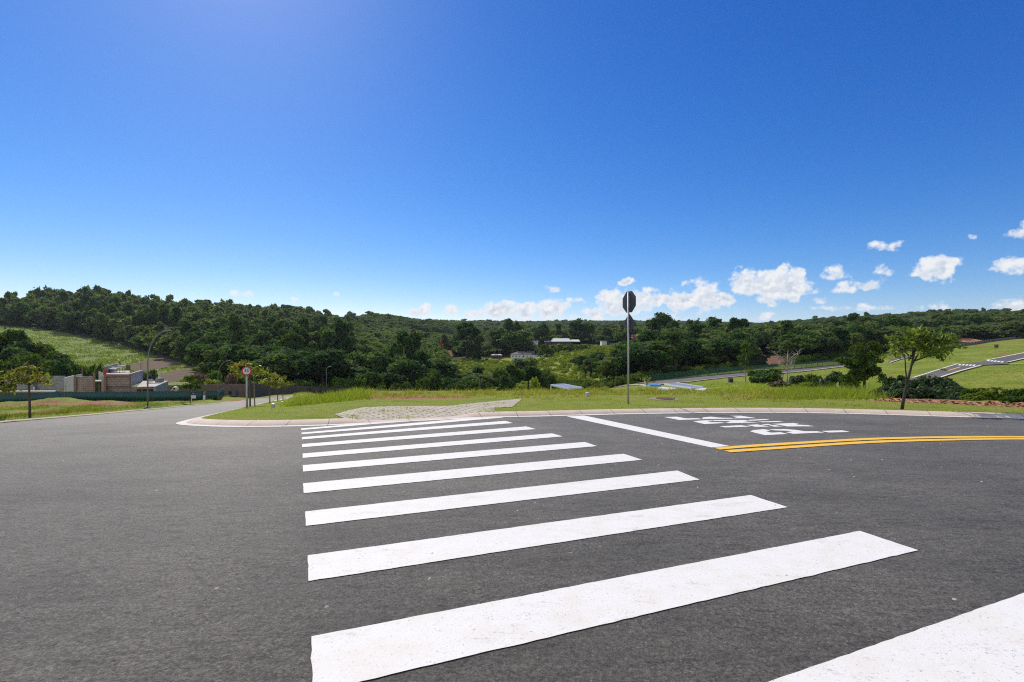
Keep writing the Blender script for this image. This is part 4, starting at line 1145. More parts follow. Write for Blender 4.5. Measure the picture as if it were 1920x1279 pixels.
# curved street lamps
def street_lamp(px, d, ytop, reach_px, label, raise_=0.05, group=None, rise=0.42):
    x = xpx(px, d); zb = g(x, d) + raise_; h = zpx(ytop, d) - zb; L = reach_px/F*d
    r = empty('street_lamp', (x, d, zb), label, 'street lamp', group)
    pts = [(0,0,-0.2), (0,0,h*0.35), (0,0,h*(1-rise))]
    for k in range(1, 10):
        a = k/9*math.pi*0.47; pts.append((L*(1-math.cos(a))*1.0*0.95, 0, h*(1-rise) + h*rise*0.985*math.sin(a)))
    MB().tube(pts, [0.070, 0.062, 0.054]+[0.050-0.0016*k for k in range(9)], 10).build('pole', M['lamppost'], r, smooth=True)
    MB().obox((0,0), (1,0), (0,1), 0.16, 0.16, -0.05, 0.03).build('base_plate', M['lamppost'], r)
    e = Vector(pts[-1])
    hd = MB(); hd.add([(e.x-0.12, -0.10, e.z-0.02), (e.x+0.62, -0.13, e.z+0.08), (e.x+0.62, 0.13, e.z+0.08), (e.x-0.12, 0.10, e.z-0.02),
                       (e.x-0.12, -0.07, e.z+0.09), (e.x+0.55, -0.08, e.z+0.20), (e.x+0.55, 0.08, e.z+0.20), (e.x-0.12, 0.07, e.z+0.09)],
                      [(0,3,2,1),(4,5,6,7),(0,1,5,4),(1,2,6,5),(2,3,7,6),(3,0,4,7)])
    lh = hd.build('lamp_head', M['lamppost'], r, bevel=0.02)
    return r
street_lamp(277, 42.5, 621, 36, 'tall curved street lamp beside the road before the half-built house')
street_lamp(408.5, 82, 677, 20, 'curved street lamp at the end of the green metal fence')
street_lamp(612, 112, 688, 5, 'distant slim street lamp before the dark valley wood', rise=0.1)
street_lamp(1868, 168, 651.5, 5, 'small faraway street lamp on the grassy slope', rise=0.15)
street_lamp(1851, 120, 671, -3, 'small street post at the far hillside crossing', rise=0.1)
p = empty('wooden_pole', at(900, 60), 'bare dark pole standing before the scrub across the valley', 'pole')
MB().tube([(0,0,-0.3), (0,0,zpx(710, 60)-g(xpx(900,60), 60))], [0.11, 0.09], 8).build('shaft', M['darkbark'], p, smooth=True)

# white marker posts on the verge
for (px, py, hpx, wpx, lb) in [(512, 766, 9.5, 7.0, 'short concrete marker post on the grass behind the speed limit sign'), (529.3, 757, 4.5, 5, 'smallest and darkest marker post near the tall grass'), (1101.5, 744.2, 9, 7, 'white marker post on the grass beside the octagonal sign')]:
    q = unproj(px, py, 0.1); z = float(pad_z(*q)); h = hpx/F*q[1]; w = wpx/F*q[1]*0.5
    r = empty('marker_post', (q[0], q[1], z), lb, 'marker post', rz=0.35)
    mb = MB(); mb.add([(-w,-w,-0.1),(w,-w,-0.1),(w,w,-0.1),(-w,w,-0.1),(-w*0.86,-w*0.86,h*0.9),(w*0.86,-w*0.86,h*0.9),(w*0.86,w*0.86,h*0.9),(-w*0.86,w*0.86,h*0.9)], [(0,3,2,1),(4,5,6,7),(0,1,5,4),(1,2,6,5),(2,3,7,6),(3,0,4,7)])
    mb.build('shaft', M['concrete'], r, bevel=0.012)
    MB().add([(-w*.85,-w*.85,h*0.902),(w*.85,-w*.85,h*0.902),(w*.85,w*.85,h*0.902),(-w*.85,w*.85,h*0.902),(0,0,h)], [(0,1,4),(1,2,4),(2,3,4),(3,0,4),(3,2,1,0)]).build('cap', M['white'], r)
# manhole
q = unproj(1245, 749.6, 0.1); z = float(pad_z(*q)); w = 27/F*q[1]
r = empty('manhole', (q[0], q[1], z), 'round rusty manhole cover in a pale concrete ring on the grass', 'manhole')
def cyl(r0, r1, z0, z1, n=40, cx=0, cy=0, j=0.0):
    mb = MB(); V = [(cx+r0*math.cos(2*math.pi*k/n)*(1+random.uniform(-j,j)), cy+r0*math.sin(2*math.pi*k/n), z0) for k in range(n)] + [(cx+r1*math.cos(2*math.pi*k/n), cy+r1*math.sin(2*math.pi*k/n), z1) for k in range(n)]
    return mb.add(V, [tuple(range(n-1,-1,-1)), tuple(range(n,2*n))] + [(k,(k+1)%n,n+(k+1)%n,n+k) for k in range(n)])
cyl(w*1.03, w, -0.1, 0.035).build('concrete_ring', kerb_mat('pale_ring_concrete', (0.55, 0.44, 0.36), (0.70, 0.60, 0.50)), r)
lid = cyl(w*0.66, w*0.64, 0.036, 0.062, cx=0.06).build('lid', M['rust'], r, bevel=0.005)
mb = MB()
for k in range(-4, 5):
    mb.box(0.06+k*w*0.13-0.012, 0.06+k*w*0.13+0.012, -w*0.55*math.sqrt(1-(k/5)**2), w*0.55*math.sqrt(1-(k/5)**2), 0.0615, 0.067)
mb.build('lid_ribs', M['rust'], lid)

# ------------------------------------------------------------------ young street trees
def sapling(name, label, base, trunk, forks, blobs, nleaf, lsize, leafmat, barkmat='bark', r0=0.05, stakes=(), seed=1, group=None, layered=0.6):
    rng = np.random.default_rng(seed)
    r = empty(name, base, label, 'tree', group)
    mb = MB(); mb.tube(trunk, np.linspace(r0, r0*0.5, len(trunk)), 9)
    for f in forks: mb.tube(f, np.linspace(r0*0.55, r0*0.25, len(f)), 7)
    ends = [trunk[-1]] + [f[-1] for f in forks]
    for b in blobs:
        e = min(ends, key=lambda p: (p[0]-b[0])**2+(p[1]-b[1])**2+(p[2]-b[2])**2)
        m_ = [(e[i]*0.5+b[i]*0.5 + (0.06*b[3] if i == 2 else 0)) for i in range(3)]
        mb.tube([e, m_, b[:3]], [r0*0.3, r0*0.2, r0*0.08], 5)
        for _ in range(5):
            dv = rng.normal(size=3)*np.array([1,1,0.5]); dv /= np.linalg.norm(dv)
            mb.tube([b[:3], tuple(b[i]+dv[i]*b[3+(i > 1)]*0.85 for i in range(3))], [r0*0.09, r0*0.04], 4)
    mb.build('trunk', M[barkmat], r, smooth=True)
    B = np.array(blobs); w = B[:,3]**2*B[:,4]; w = w/w.sum()
    # leaves sit in small sprigs
    ns = max(30, nleaf//7); k = rng.choice(len(B), ns, p=w)
    dv = rng.normal(size=(ns,3)); dv /= np.linalg.norm(dv, axis=1)[:,None]; rr = rng.random(ns)**0.45
    S = B[k,:3] + dv*np.stack([B[k,3],B[k,3],B[k,4]],1)*rr[:,None]
    ki = rng.integers(0, ns, nleaf); c = S[ki] + rng.normal(size=(nleaf,3))*lsize*np.array([0.9,0.9,0.6])
    n = rng.normal(size=(nleaf,3))*np.array([0.7,0.7,0.45]) + np.array([0,0,layered]); n /= np.linalg.norm(n,axis=1)[:,None]
    u_ = np.cross(n, rng.normal(size=(nleaf,3))); u_ /= np.linalg.norm(u_,axis=1)[:,None]; v_ = np.cross(n,u_)
    s = (lsize*(0.6+0.7*rng.random(nleaf)))[:,None]
    V = np.stack([c-u_*s, c+v_*s*0.42+n*s*0.08, c+u_*s, c-v_*s*0.42+n*s*0.08], 1).reshape(-1,3)
    st = rng.random(ns)*0.5; t = np.repeat(st[ki]+rng.random(nleaf)*0.25, 4)
    link('crown', fast_mesh('crown', V, np.arange(4*nleaf).reshape(-1,4), [M[leafmat]], attrs={'tint': t}), r)
    for sx, sy, sh in stakes:
        MB().tube([(sx, sy, -0.1), (sx*0.8, sy*0.8, sh)], 0.03, 6).build('stake', M['stake'], r)
    return r
def pxl(px, py, d, base):   # photo position at a distance -> local offset
    return (xpx(px, d)-base[0], 0.0, zpx(py, d)-base[2])
# the big one at the right
q = unproj(1690.5, 768, 0.1); dT = q[1]; bT = (q[0], q[1], float(pad_z(*q)))
L_ = lambda px, py, dy=0: (pxl(px, py, dT, bT)[0], dy, pxl(px, py, dT, bT)[2])
def B_(px, py, rx, rz, dy=0): a = L_(px, py, dy); return (a[0], a[1], a[2], rx/F*dT, rz/F*dT)
sapling('street_tree', 'leaning street tree with a wide ragged leafy crown on the verge by the kerb', bT,
        [L_(1690.5,771), L_(1694,750), L_(1700,722), L_(1706,698), L_(1710,680), L_(1716,655)],
        [[L_(1698,732), L_(1700,712), L_(1698,692), L_(1692,672,-.1), L_(1682,655,-.15)], [L_(1709,686), L_(1728,662,.1), L_(1752,648,.15)], [L_(1711,680), L_(1712,650), L_(1722,630,-.1)], [L_(1711,678), L_(1745,664,-.1), L_(1768,652,-.1)]],
        [B_(1678,640,17,14), B_(1694,626,15,13,-.2), B_(1668,632,9,8), B_(1703,652,16,12,.2), B_(1728,628,22,14,.1), B_(1742,645,26,18,.2), B_(1758,636,20,16,-.2), B_(1766,658,20,14,0), B_(1783,652,13,9,.1), B_(1679,663,19,9,-.1), B_(1664,673,11,7,-.1), B_(1720,661,14,10,-.2), B_(1735,655,18,12,-.3), B_(1757,668,16,9,.1), B_(1712,668,9,7), B_(1715,640,18,14), B_(1792,648,8,6)],
        1900, 0.068, 'leaf_street', 'darkbark', r0=0.047, seed=5, layered=0.45)
# two stakes bound to its trunk
def small(px, py, ytop, d, wpx, label, seed, n=420, ls=0.13, lean=0, mat='leaf_sapling', stakes=(), bare=0.42, r0=0.045, raise_=0.06, pad=False):
    x = xpx(px, d); z = float(pad_z(x, d)) if pad else g(x, d) + raise_
    h = zpx(ytop, d) - z; w = wpx/F*d*0.5; rng = random.Random(seed); n = int(n*0.72)
    bl = [(lean*h + rng.uniform(-0.15,0.15)*w, rng.uniform(-0.2,0.2)*w, h*0.92, w*0.42, h*0.08)]
    for k in range(7):
        a = k/7*6.28 + rng.uniform(-.3,.3); q_ = rng.uniform(0.45, 0.72)
        bl.append((lean*h + math.cos(a)*w*q_, math.sin(a)*w*q_, h*rng.uniform(bare+0.2, 0.86), w*rng.uniform(0.26, 0.40), h*rng.uniform(0.05, 0.09)))
    tr = [(0,0,-0.1), (lean*h*0.3, 0, h*0.3), (lean*h*0.8, 0, h*0.6), (lean*h, 0, h*0.86)]
    fk = [[tr[2], (lean*h*0.9+math.cos(a)*w*0.3, math.sin(a)*w*0.3, h*0.68)] for a in (0.6, 2.5, 4.4)]
    return sapling('young_tree', label, (x, d, z), tr, fk, bl, n, ls, mat, 'bark', r0, [(sx, sy, h*sh) for sx, sy, sh in stakes], seed)
small(56, 787, 684, 23.6, 74, 'young tree with sparse layered leaves before the green fence', 3, 560, 0.115, lean=-0.02, r0=0.055)
small(-6, 787, 702, 22.3, 62, 'yellow-leaved young tree cut off by the edge of the photo', 12, 420, 0.12)
small(469, 765, 674, 25.2, 74, 'red-tinged young tree tied to stakes behind the speed limit sign', 4, 520, 0.115, pad=True, stakes=[(-0.17, 0.05, 0.55), (0.22, 0.05, 0.55)], bare=0.45)
small(506, 755, 698, 37.0, 36, 'nearest of the three thin saplings along the downhill kerb', 6, 330, 0.14, lean=0.0, pad=True)
small(521, 750.5, 702, 46.0, 32, 'middle of the three thin saplings along the downhill kerb', 7, 300, 0.16, lean=-0.05, pad=True)
small(530.5, 748.5, 707, 52.0, 30, 'farthest of the three thin saplings along the downhill kerb', 8, 300, 0.18, lean=0.0, pad=True)
small(357, 760, 704, 57.0, 40, 'bushy dark young tree beside the blue and white board', 9, 620, 0.20, bare=0.35, mat='leaf_bush')
small(1768, 703, 692, 92, 12, 'tiny sapling beside the hillside road with an orange tag', 10, 120, 0.16)
small(1213, 741, 706, 40, 12, 'spindly seedling in the tall grass near the octagonal sign', 13, 60, 0.16, raise_=1.4)

# board by the road
q = (xpx(363, 57.5), 57.5); z = g(*q)+0.05
r = empty('notice_board', (q[0], q[1], z), 'small blue and white notice board on a post before the green fence', 'sign')
w = 4.3/F*57.5; zt = zpx(734.8, 57.5)-z; zb_ = zpx(747, 57.5)-z
MB().tube([(-w*0.95, 0.03, -0.1), (-w*0.95, 0.03, zt)], 0.03, 6).build('post', M['white'], r)
MB().box(-w, w, -0.02, 0.0, (zt+zb_)/2, zt).build('blue_panel', M['navy'], r)
MB().box(-w, w, -0.02, 0.0, zb_, (zt+zb_)/2).build('white_panel', M['white'], r)
MB().box(-w*0.35, w*0.35, -0.024, -0.021, zt*0.86+zb_*0.14-0.04, zt*0.70+zb_*0.30).build('emblem', M['white'], r)

# ------------------------------------------------------------------ green sheet fence, walls and the half-built house
def wall_line(pts, height, thick, name, mat, parent, z_over=None, sink=0.4):
    """a wall along world points; top follows height above the ground or given rows"""
    mb = MB(); n = len(pts)
    for i in range(n-1):
        (x0, y0), (x1, y1) = pts[i], pts[i+1]; L = math.dist((x0,y0),(x1,y1)); ux, uy = (x1-x0)/L, (y1-y0)/L; wx, wy = -uy*thick/2, ux*thick/2
        z0, z1 = (g(x0,y0), g(x1,y1)); t0, t1 = (height[i], height[i+1]) if hasattr(height, '__len__') else (z0+height, z1+height)
        mb.add([(x0-wx,y0-wy,z0-sink),(x1-wx,y1-wy,z1-sink),(x1+wx,y1+wy,z1-sink),(x0+wx,y0+wy,z0-sink),(x0-wx,y0-wy,t0),(x1-wx,y1-wy,t1),(x1+wx,y1+wy,t1),(x0+wx,y0+wy,t0)],
               [(0,3,2,1),(4,5,6,7),(0,1,5,4),(1,2,6,5),(2,3,7,6),(3,0,4,7)])
    return mb.build(name, mat, parent)
def sheet_run(px0, px1, d0, d1, yt0, yt1, pitch, parent, name='corrugated_sheet'):
    x0, x1 = xpx(px0, d0), xpx(px1, d1); L = math.dist((x0,d0),(x1,d1)); n = max(4, int(L/pitch*2)); V = []; ux, uy = (x1-x0)/L, (d1-d0)/L
    for i in range(n+1):
        t = i/n; o = 0.035*(1 if i % 2 else -1); x = x0+(x1-x0)*t - uy*o; y = d0+(d1-d0)*t + ux*o
        zt = zpx(yt0, d0)*(1-t)+zpx(yt1, d1)*t + (0.05 if int(i/8) % 3 == 0 else 0); V += [(x, y, g(x,y)-0.15), (x, y, zt)]
    Fq = [(2*i, 2*i+2, 2*i+3, 2*i+1) for i in range(n)]
    o = link(name, fast_mesh(name, V, np.array(Fq), [M['greensheet']]), parent)
    s = o.modifiers.new('solid', 'SOLIDIFY'); s.thickness = 0.012
    return o
gf = empty('metal_fence', (xpx(200, 73), 73, g(xpx(200,73), 73)), 'dark green corrugated metal fence round the building site', 'fence')
def local(parent, objs):
    for o in objs:
        o.location = Vector(o.location) - parent.location
sh = [sheet_run(-160, 121, 66, 70, 742.5, 735.3, 0.42, gf), sheet_run(121.4, 380.6, 70, 73, 735, 733.0, 0.42, gf),
      sheet_run(386, 409, 73, 74, 733.8, 732.5, 0.42, gf), sheet_run(409.3, 420, 74, 88, 732.0, 728.0, 0.42, gf)]
ps = []
for px, dd, yt in [(121.2,69.9,735), (250,71.6,734), (386,72.9,733.5), (409,73.9,732)]:
    x = xpx(px, dd+0.12); z = g(x, dd); ps.append(MB().box(x-0.05, x+0.05, dd+0.06, dd+0.16, z-0.2, zpx(yt, dd)).build('fence_post', M['stake'], gf))
local(gf, sh+ps)
r = empty('gate_pier', at(383.3, 72.9), 'narrow pale brick pier in a gap of the green fence', 'pier')
hp = zpx(735, 72.9)-g(xpx(383.3,72.9), 72.9)
MB().box(-0.12, 0.12, -0.12, 0.12, -0.2, hp*0.62).build('painted_base', M['white'], r); MB().box(-0.11, 0.11, -0.11, 0.11, hp*0.62+0.002, hp).build('brick_top', M['beam'], r)

def block_mat(name, c0, c1, mortar):
    m, t, b = new_mat(name); p = obj_pos(t)
    sx = t.node('ShaderNodeSeparateXYZ'); t.l.new(p, sx.inputs[0]); cb = t.node('ShaderNodeCombineXYZ')
    t.set(cb.inputs[0], t.math('ADD', sx.outputs[0], sx.outputs[1])); t.set(cb.inputs[1], sx.outputs[2])
    br = t.node('ShaderNodeTexBrick', offset=0.5); t.l.new(cb.outputs[0], br.inputs['Vector'])
    br.inputs['Scale'].default_value = 1; br.inputs['Brick Width'].default_value = 0.60; br.inputs['Row Height'].default_value = 0.3; br.inputs['Mortar Size'].default_value = 0.035; br.inputs['Bias'].default_value = 0
    br.inputs['Color1'].default_value = c0 + (1,); br.inputs['Color2'].default_value = c1 + (1,); br.inputs['Mortar'].default_value = mortar + (1,)
    n = t.noise(p, 0.9, 5, 0.65); c = t.mix(t.ramp(n, [(0.4, 0.0), (0.75, 0.6)]), br.outputs['Color'], tuple(x*0.6 for x in c0) + (1,))
    t.set(b.inputs['Base Color'], c); b.inputs['Roughness'].default_value = 0.9
    return m
M['greyblock'] = block_mat('grey_blockwork', (0.19, 0.185, 0.19), (0.31, 0.30, 0.30), (0.42, 0.41, 0.40))
M['redblock'] = block_mat('pinkish_blockwork', (0.23, 0.135, 0.115), (0.34, 0.22, 0.195), (0.45, 0.37, 0.33))
M['paleblock'] = block_mat('sunlit_pale_blockwork', (0.48, 0.47, 0.42), (0.58, 0.56, 0.50), (0.62, 0.60, 0.55))

hd = 80.0
ho = Vector((xpx(200, hd), hd, g(xpx(200, hd), hd)))
house = empty('unfinished_house', ho, 'half-built block house with bare columns and slabs behind the green fence', 'house')
def hb(name, px0, px1, y0, y1, d0, dep, mat, sub=None):
    """box by photo columns and rows at its front face"""
    x0, x1 = xpx(px0, d0), xpx(px1, d0); z1, z0 = zpx(y0, d0), zpx(y1, d0)
    k = (d0+dep)/d0; P = [(x0,d0,z0),(x1,d0,z0),(x1*k,d0+dep,z0),(x0*k,d0+dep,z0),(x0,d0,z1),(x1,d0,z1),(x1*k,d0+dep,z1),(x0*k,d0+dep,z1)]
    return MB().add([Vector(p)-ho for p in P], [(0,3,2,1),(4,5,6,7),(0,1,5,4),(1,2,6,5),(2,3,7,6),(3,0,4,7)]).build(name, mat, sub or house)
def hwall(name, pA, pB, mat, thick=0.18):
    """side wall from front corner A to back corner B: (px, d, ytop, ybot)"""
    mb = MB(); x0, x1 = xpx(pA[0], pA[1]), xpx(pB[0], pB[1]); P = []
    for (x, d, yt, yb) in ((x0, pA[1], pA[2], pA[3]), (x1, pB[1], pB[2], pB[3])):
        P.append((x-ho.x, d-ho.y, zpx(yb, d)-ho.z, zpx(yt, d)-ho.z))
    A, B = P; L = math.dist(A[:2], B[:2]); wx, wy = -(B[1]-A[1])/L*thick, (B[0]-A[0])/L*thick
    mb.add([(A[0],A[1],A[2]),(B[0],B[1],B[2]),(B[0]+wx,B[1]+wy,B[2]),(A[0]+wx,A[1]+wy,A[2]),(A[0],A[1],A[3]),(B[0],B[1],B[3]),(B[0]+wx,B[1]+wy,B[3]),(A[0]+wx,A[1]+wy,A[3])],
           [(0,3,2,1),(4,5,6,7),(0,1,5,4),(1,2,6,5),(2,3,7,6),(3,0,4,7)])
    return mb.build(name, mat, house)
hb('back_wall', 8, 123, 705, 740, 94, 0.25, M['greyblock'])
hb('back_column', 62.3, 64.3, 710, 735, 93.4, 0.4, M['plank']); hb('pipe', 62.3, 64.8, 725.5, 731, 93.0, 0.2, M['white'])
hb('floor_slab', -60, 104, 733.6, 735.6, 78, 1.3, M['concrete']); hb('slab_edge', -60, 104.5, 735.7, 742, 78.15, 1.0, M['beam'])
for k in range(4): hb('stepped_wall', 104+k*4.6, 124, 733-k*3.3, 736.4-k*3.3-(0 if k else -2), 79+k*0.02, 0.25, M['redblock'])
hwall('side_wall', (123, 79.0, 708.2, 742), (139, 90, 704, 735), M['paleblock'])
hwall('side_wall', (139.5, 89.5, 704.0, 715), (155, 96, 701.5, 712), M['paleblock'])
hb('column', 153, 155.5, 688.5, 703, 92, 0.3, M['plank'])
hb('front_wall', 143.2, 174.5, 707.5, 740, 78.2, 0.22, M['redblock'])
hb('wall_capping', 143.3, 174.4, 706.6, 707.4, 78.15, 0.3, M['concrete'])
hb('column', 139.2, 143.1, 703.5, 741, 78, 0.36, M['beam']); hb('column', 174.6, 178.6, 700.0, 741, 78, 0.36, M['beam'])
hb('stone_pier', 184.8, 188.8, 697, 714.5, 84, 0.45, M['paleblock']); hb('stone_pier', 189, 193.6, 699, 716, 84, 0.4, M['paleblock'])
hb('stone_pier', 190, 194.5, 704, 741, 80, 0.4, M['concrete']); hb('landing', 178.8, 190, 714.4, 716.4, 80.4, 3, M['concrete'])
hb('prop', 184.5, 187, 718, 741, 81, 0.25, M['stake'])
hb('column', 194.8, 199, 687.5, 741, 78, 0.4, M['beam'])
hb('front_wall', 199.1, 243.2, 706.4, 724.6, 78.2, 0.25, M['redblock'])
hb('ring_beam', 199.1, 244.8, 702.6, 706.3, 78.0, 0.45, M['beam'])
hb('base_wall', 199.1, 262, 724.8, 741, 78.5, 0.3, M['redblock'])
hb('column', 243.3, 245.2, 702.7, 725, 78.02, 0.4, M['plank'])
hwall('side_wall', (245.3, 78.2, 701.2, 725), (268.3, 92, 694.6, 716), M['greyblock'])
hwall('coping', (245.2, 78.1, 700.6, 701.1), (268.4, 92.1, 694.0, 694.5), M['concrete'], 0.3)
hb('deck', 199.5, 243, 701.2, 702.5, 78.6, 12, M['concrete'])
hwall('parapet', (197.5, 80, 687.5, 703), (221, 88.5, 681.5, 697), M['greyblock'])
hb('scaffold_board', 201, 219.5, 691.4, 692.8, 82, 1.6, M['paleroof']); hb('scaffold_board', 209, 229, 688.6, 690, 83.4, 1.4, M['paleroof']); hb('scaffold_board', 220, 236, 685.4, 687.6, 84, 1.6, M['concrete'])
for px in (205, 211.5, 217.5, 224, 230, 234): hb('prop', px, px+0.9, 690.2, 702, 82.4, 0.12, M['rust'])
hb('formwork_panel', 235.6, 244.6, 684.6, 694, 84, 0.15, M['plank'])
hb('block_stack', 216.4, 220.6, 678.6, 683, 85, 0.6, M['paleblock'])
for px in (263.0, 266.2): MB().tube([(xpx(px,92)-ho.x, 92-ho.y, zpx(696,92)-ho.z), (xpx(px,92)-ho.x, 92-ho.y, zpx(671,92)-ho.z)], 0.03, 5).build('rebar', M['rust'], house)
MB().slab([(xpx(257,77)-ho.x, 77-ho.y, zpx(725.2,77)-ho.z), (xpx(291.5,77)-ho.x, 77-ho.y, zpx(724.6,77)-ho.z), (xpx(315,90)-ho.x, 90-ho.y, zpx(714.2,90)-ho.z), (xpx(268,90)-ho.x, 90-ho.y, zpx(714.2,90)-ho.z)], (0,0,-0.12)).build('flat_roof', M['concrete'], house)
hb('fascia', 257, 290.5, 726.8, 730.0, 77.1, 0.3, M['beam'])
hb('dark_opening', 256.5, 289.5, 730.1, 740, 78.4, 0.1, M['glass']); hb('door_post', 265.5, 267.3, 730.1, 741, 77.2, 0.25, M['beam'])
hwall('side_wall', (290.7, 77.1, 725.5, 741), (315.5, 90, 715.2, 733), M['greyblock'])
hb('red_cloth', 194.2, 200.2, 694, 699.5, 77.9, 0.06, M['red'])
# rubble, blocks and planks lying on the flat roof
for (px, y0, w_, h_, dd, mt, nm, lb) in [(283, 715.5, 8.5, 5.2, 86, 'concrete', 'mortar_tub', 'grey tub lying on the flat roof of the half-built house'), (299, 716.5, 10, 8.0, 86.5, 'greyblock', 'block_pile', 'square pile of grey blocks on the flat roof')]:
    x = xpx(px, dd); z = zpx(y0, dd); o = empty(nm, (x, dd, z), lb, 'building material')
    wv = w_/F*dd/2; hv = h_/F*dd
    if nm == 'mortar_tub': cyl(wv*0.8, wv, 0, hv*0.8, 20).build('tub', M[mt], o); cyl(wv*1.05, wv*1.05, hv*0.8, hv*0.86, 20).build('rim', M['greywall'], o)
    else: 
        MB().box(-wv, wv, -wv, wv, 0, hv*0.72).build('stack', M[mt], o); MB().box(-wv*0.6, wv*0.9, -wv*0.8, wv*0.7, hv*0.722, hv).build('loose_block', M['concrete'], o)
for k, (px0, y0, px1, y1, lb) in enumerate([(278, 718.5, 292, 722.5, 'nearest plank lying across the flat roof'), (285, 716.0, 296, 718.5, 'short plank behind the others on the flat roof'), (276, 721.0, 286, 719.8, 'plank at the shaded end of the flat roof')]):
    d0 = 83; z0 = zpx(725.2, 77) + 0.03
    A = Vector((xpx(px0, d0), d0, zpx(714.2,90)*0.45+zpx(725.2,77)*0.55+0.05)); Bv = Vector((xpx(px1, d0), d0+1.5-k, A.z+0.02+0.05*k))
    o = MB().obox(((Bv.x-A.x)/2, (Bv.y-A.y)/2), tuple(((Bv-A).normalized())[:2]), (-(Bv-A).normalized().y, (Bv-A).normalized().x), (Bv-A).length/2, 0.14, 0.0, 0.05).build('plank', M['stake'], None, loc=A)
    tag(o, lb, 'plank')
# concrete mixer drum behind the fence
x, dd = xpx(329, 78), 78.0; z = zpx(733.5, dd)
r = empty('concrete_mixer', (x, dd, g(x, dd)), 'pale concrete mixer with a dark open drum behind the green fence', 'mixer')
zc = zpx(729, dd)-g(x, dd); rr = 4.6/F*dd
MB().tube([(0.10,-0.42,zc+0.02),(0.06,-0.28,zc+0.02),(0,0.0,zc),(-0.05,0.30,zc-0.05),(-0.08,0.45,zc-0.08)], [rr*0.62,rr*0.8,rr*1.0,rr*0.9,rr*0.35], 18).build('drum', M['paleroof'], r, smooth=True)
MB().tube([(0.102,-0.425,zc+0.02),(0.104,-0.435,zc+0.02)], rr*0.46, 16).build('mouth', M['black'], r)
for s in (-1, 1): MB().tube([(s*0.34, 0.05, zc), (s*0.42, 0.05, -0.1)], 0.035, 6).build('leg', M['rust'], r)
MB().tube([(-0.55,-0.25,zc-0.30),(-0.42,-0.28,zc-0.12),(-0.28,-0.25,zc-0.05)], 0.05, 6).build('wheel_rim', M['white'], r)

# walls further down the road
bw = empty('brown_wall', at(350, 97), 'reddish brown rendered wall behind the half-built house', 'wall')
w1 = [(xpx(310, 100), 100), (xpx(419.5, 94), 94)]
o1 = wall_line(w1, [zpx(722.6, 100), zpx(720.6, 94)], 0.2, 'wall_panel', M['brownwall'], bw)
o2 = MB().box(xpx(416.5,93.9), xpx(420.5,93.9), 93.8, 94.2, g(xpx(418,94),94)-0.3, zpx(718.6, 93.9)).build('pier', M['brownwall'], bw)
o3 = wall_line(w1, [zpx(722.0, 100), zpx(720.0, 94)], 0.28, 'coping', M['concrete'], bw); 
bpy.data.objects.remove(o3)
local(bw, [o1, o2])
dw = empty('dark_wall', at(600, 112), 'long dark boundary wall below the valley wood', 'wall')
pts = [(420.7, 93.5, 721.3), (444, 93, 720.9), (464.5, 92.5, 720.5)]
oa = wall_line([(xpx(p, d_), d_) for p, d_, _ in pts], [zpx(y, d_) for _, d_, y in pts], 0.2, 'wall_panel', M['brownwall'], dw)
pts = [(464.8, 93, 720.6), (497, 100, 720.2)]; ob = wall_line([(xpx(p, d_), d_) for p, d_, _ in pts], [zpx(y, d_) for _, d_, y in pts], 0.2, 'wall_panel', M['darkwall'], dw)
pts = [(497.3, 100.5, 721.5), (548, 107, 722.8)]; oc = wall_line([(xpx(p, d_), d_) for p, d_, _ in pts], [zpx(y, d_) for _, d_, y in pts], 0.2, 'wall_panel', M['darkwall'], dw)
pts = [(548.3, 107.5, 724.0), (600, 111, 725.6)]; od = wall_line([(xpx(p, d_), d_) for p, d_, _ in pts], [zpx(y, d_) for _, d_, y in pts], 0.2, 'wall_panel', M['darkwall'], dw)
pts = [(600.3, 111.5, 726.4), (665, 114, 728.0)]; oe = wall_line([(xpx(p, d_), d_) for p, d_, _ in pts], [zpx(y, d_) for _, d_, y in pts], 0.2, 'wall_panel', M['darkwall'], dw)
pts = [(665.3, 114.5, 728.8), (770, 117, 731.0)]; of = wall_line([(xpx(p, d_), d_) for p, d_, _ in pts], [zpx(y, d_) for _, d_, y in pts], 0.2, 'wall_panel', M['darkwall'], dw)
ox = MB().box(xpx(425,92.6), xpx(442.5,92.6), 92.45, 92.8, zpx(743, 92.6), zpx(732.3, 92.6)).build('meter_panel', M['greywall'], dw)
oy = MB().box(xpx(428,92.4), xpx(434,92.4), 92.40, 92.44, zpx(740, 92.4), zpx(733.6, 92.4)).build('meter_window', M['glass'], ox)
ov = [MB().box(xpx(p,d_)-0.14, xpx(p,d_)+0.14, d_-0.16, d_+0.16, g(xpx(p,d_),d_)-0.3, zpx(y, d_)).build('pier', M['darkwall'], dw) for p, d_, y in ((548.1, 107.2, 721.6), (600.1, 111.2, 724.8), (665.1, 114.2, 727.4))]
local(dw, [oa, ob, oc, od, oe, of, ox] + ov)

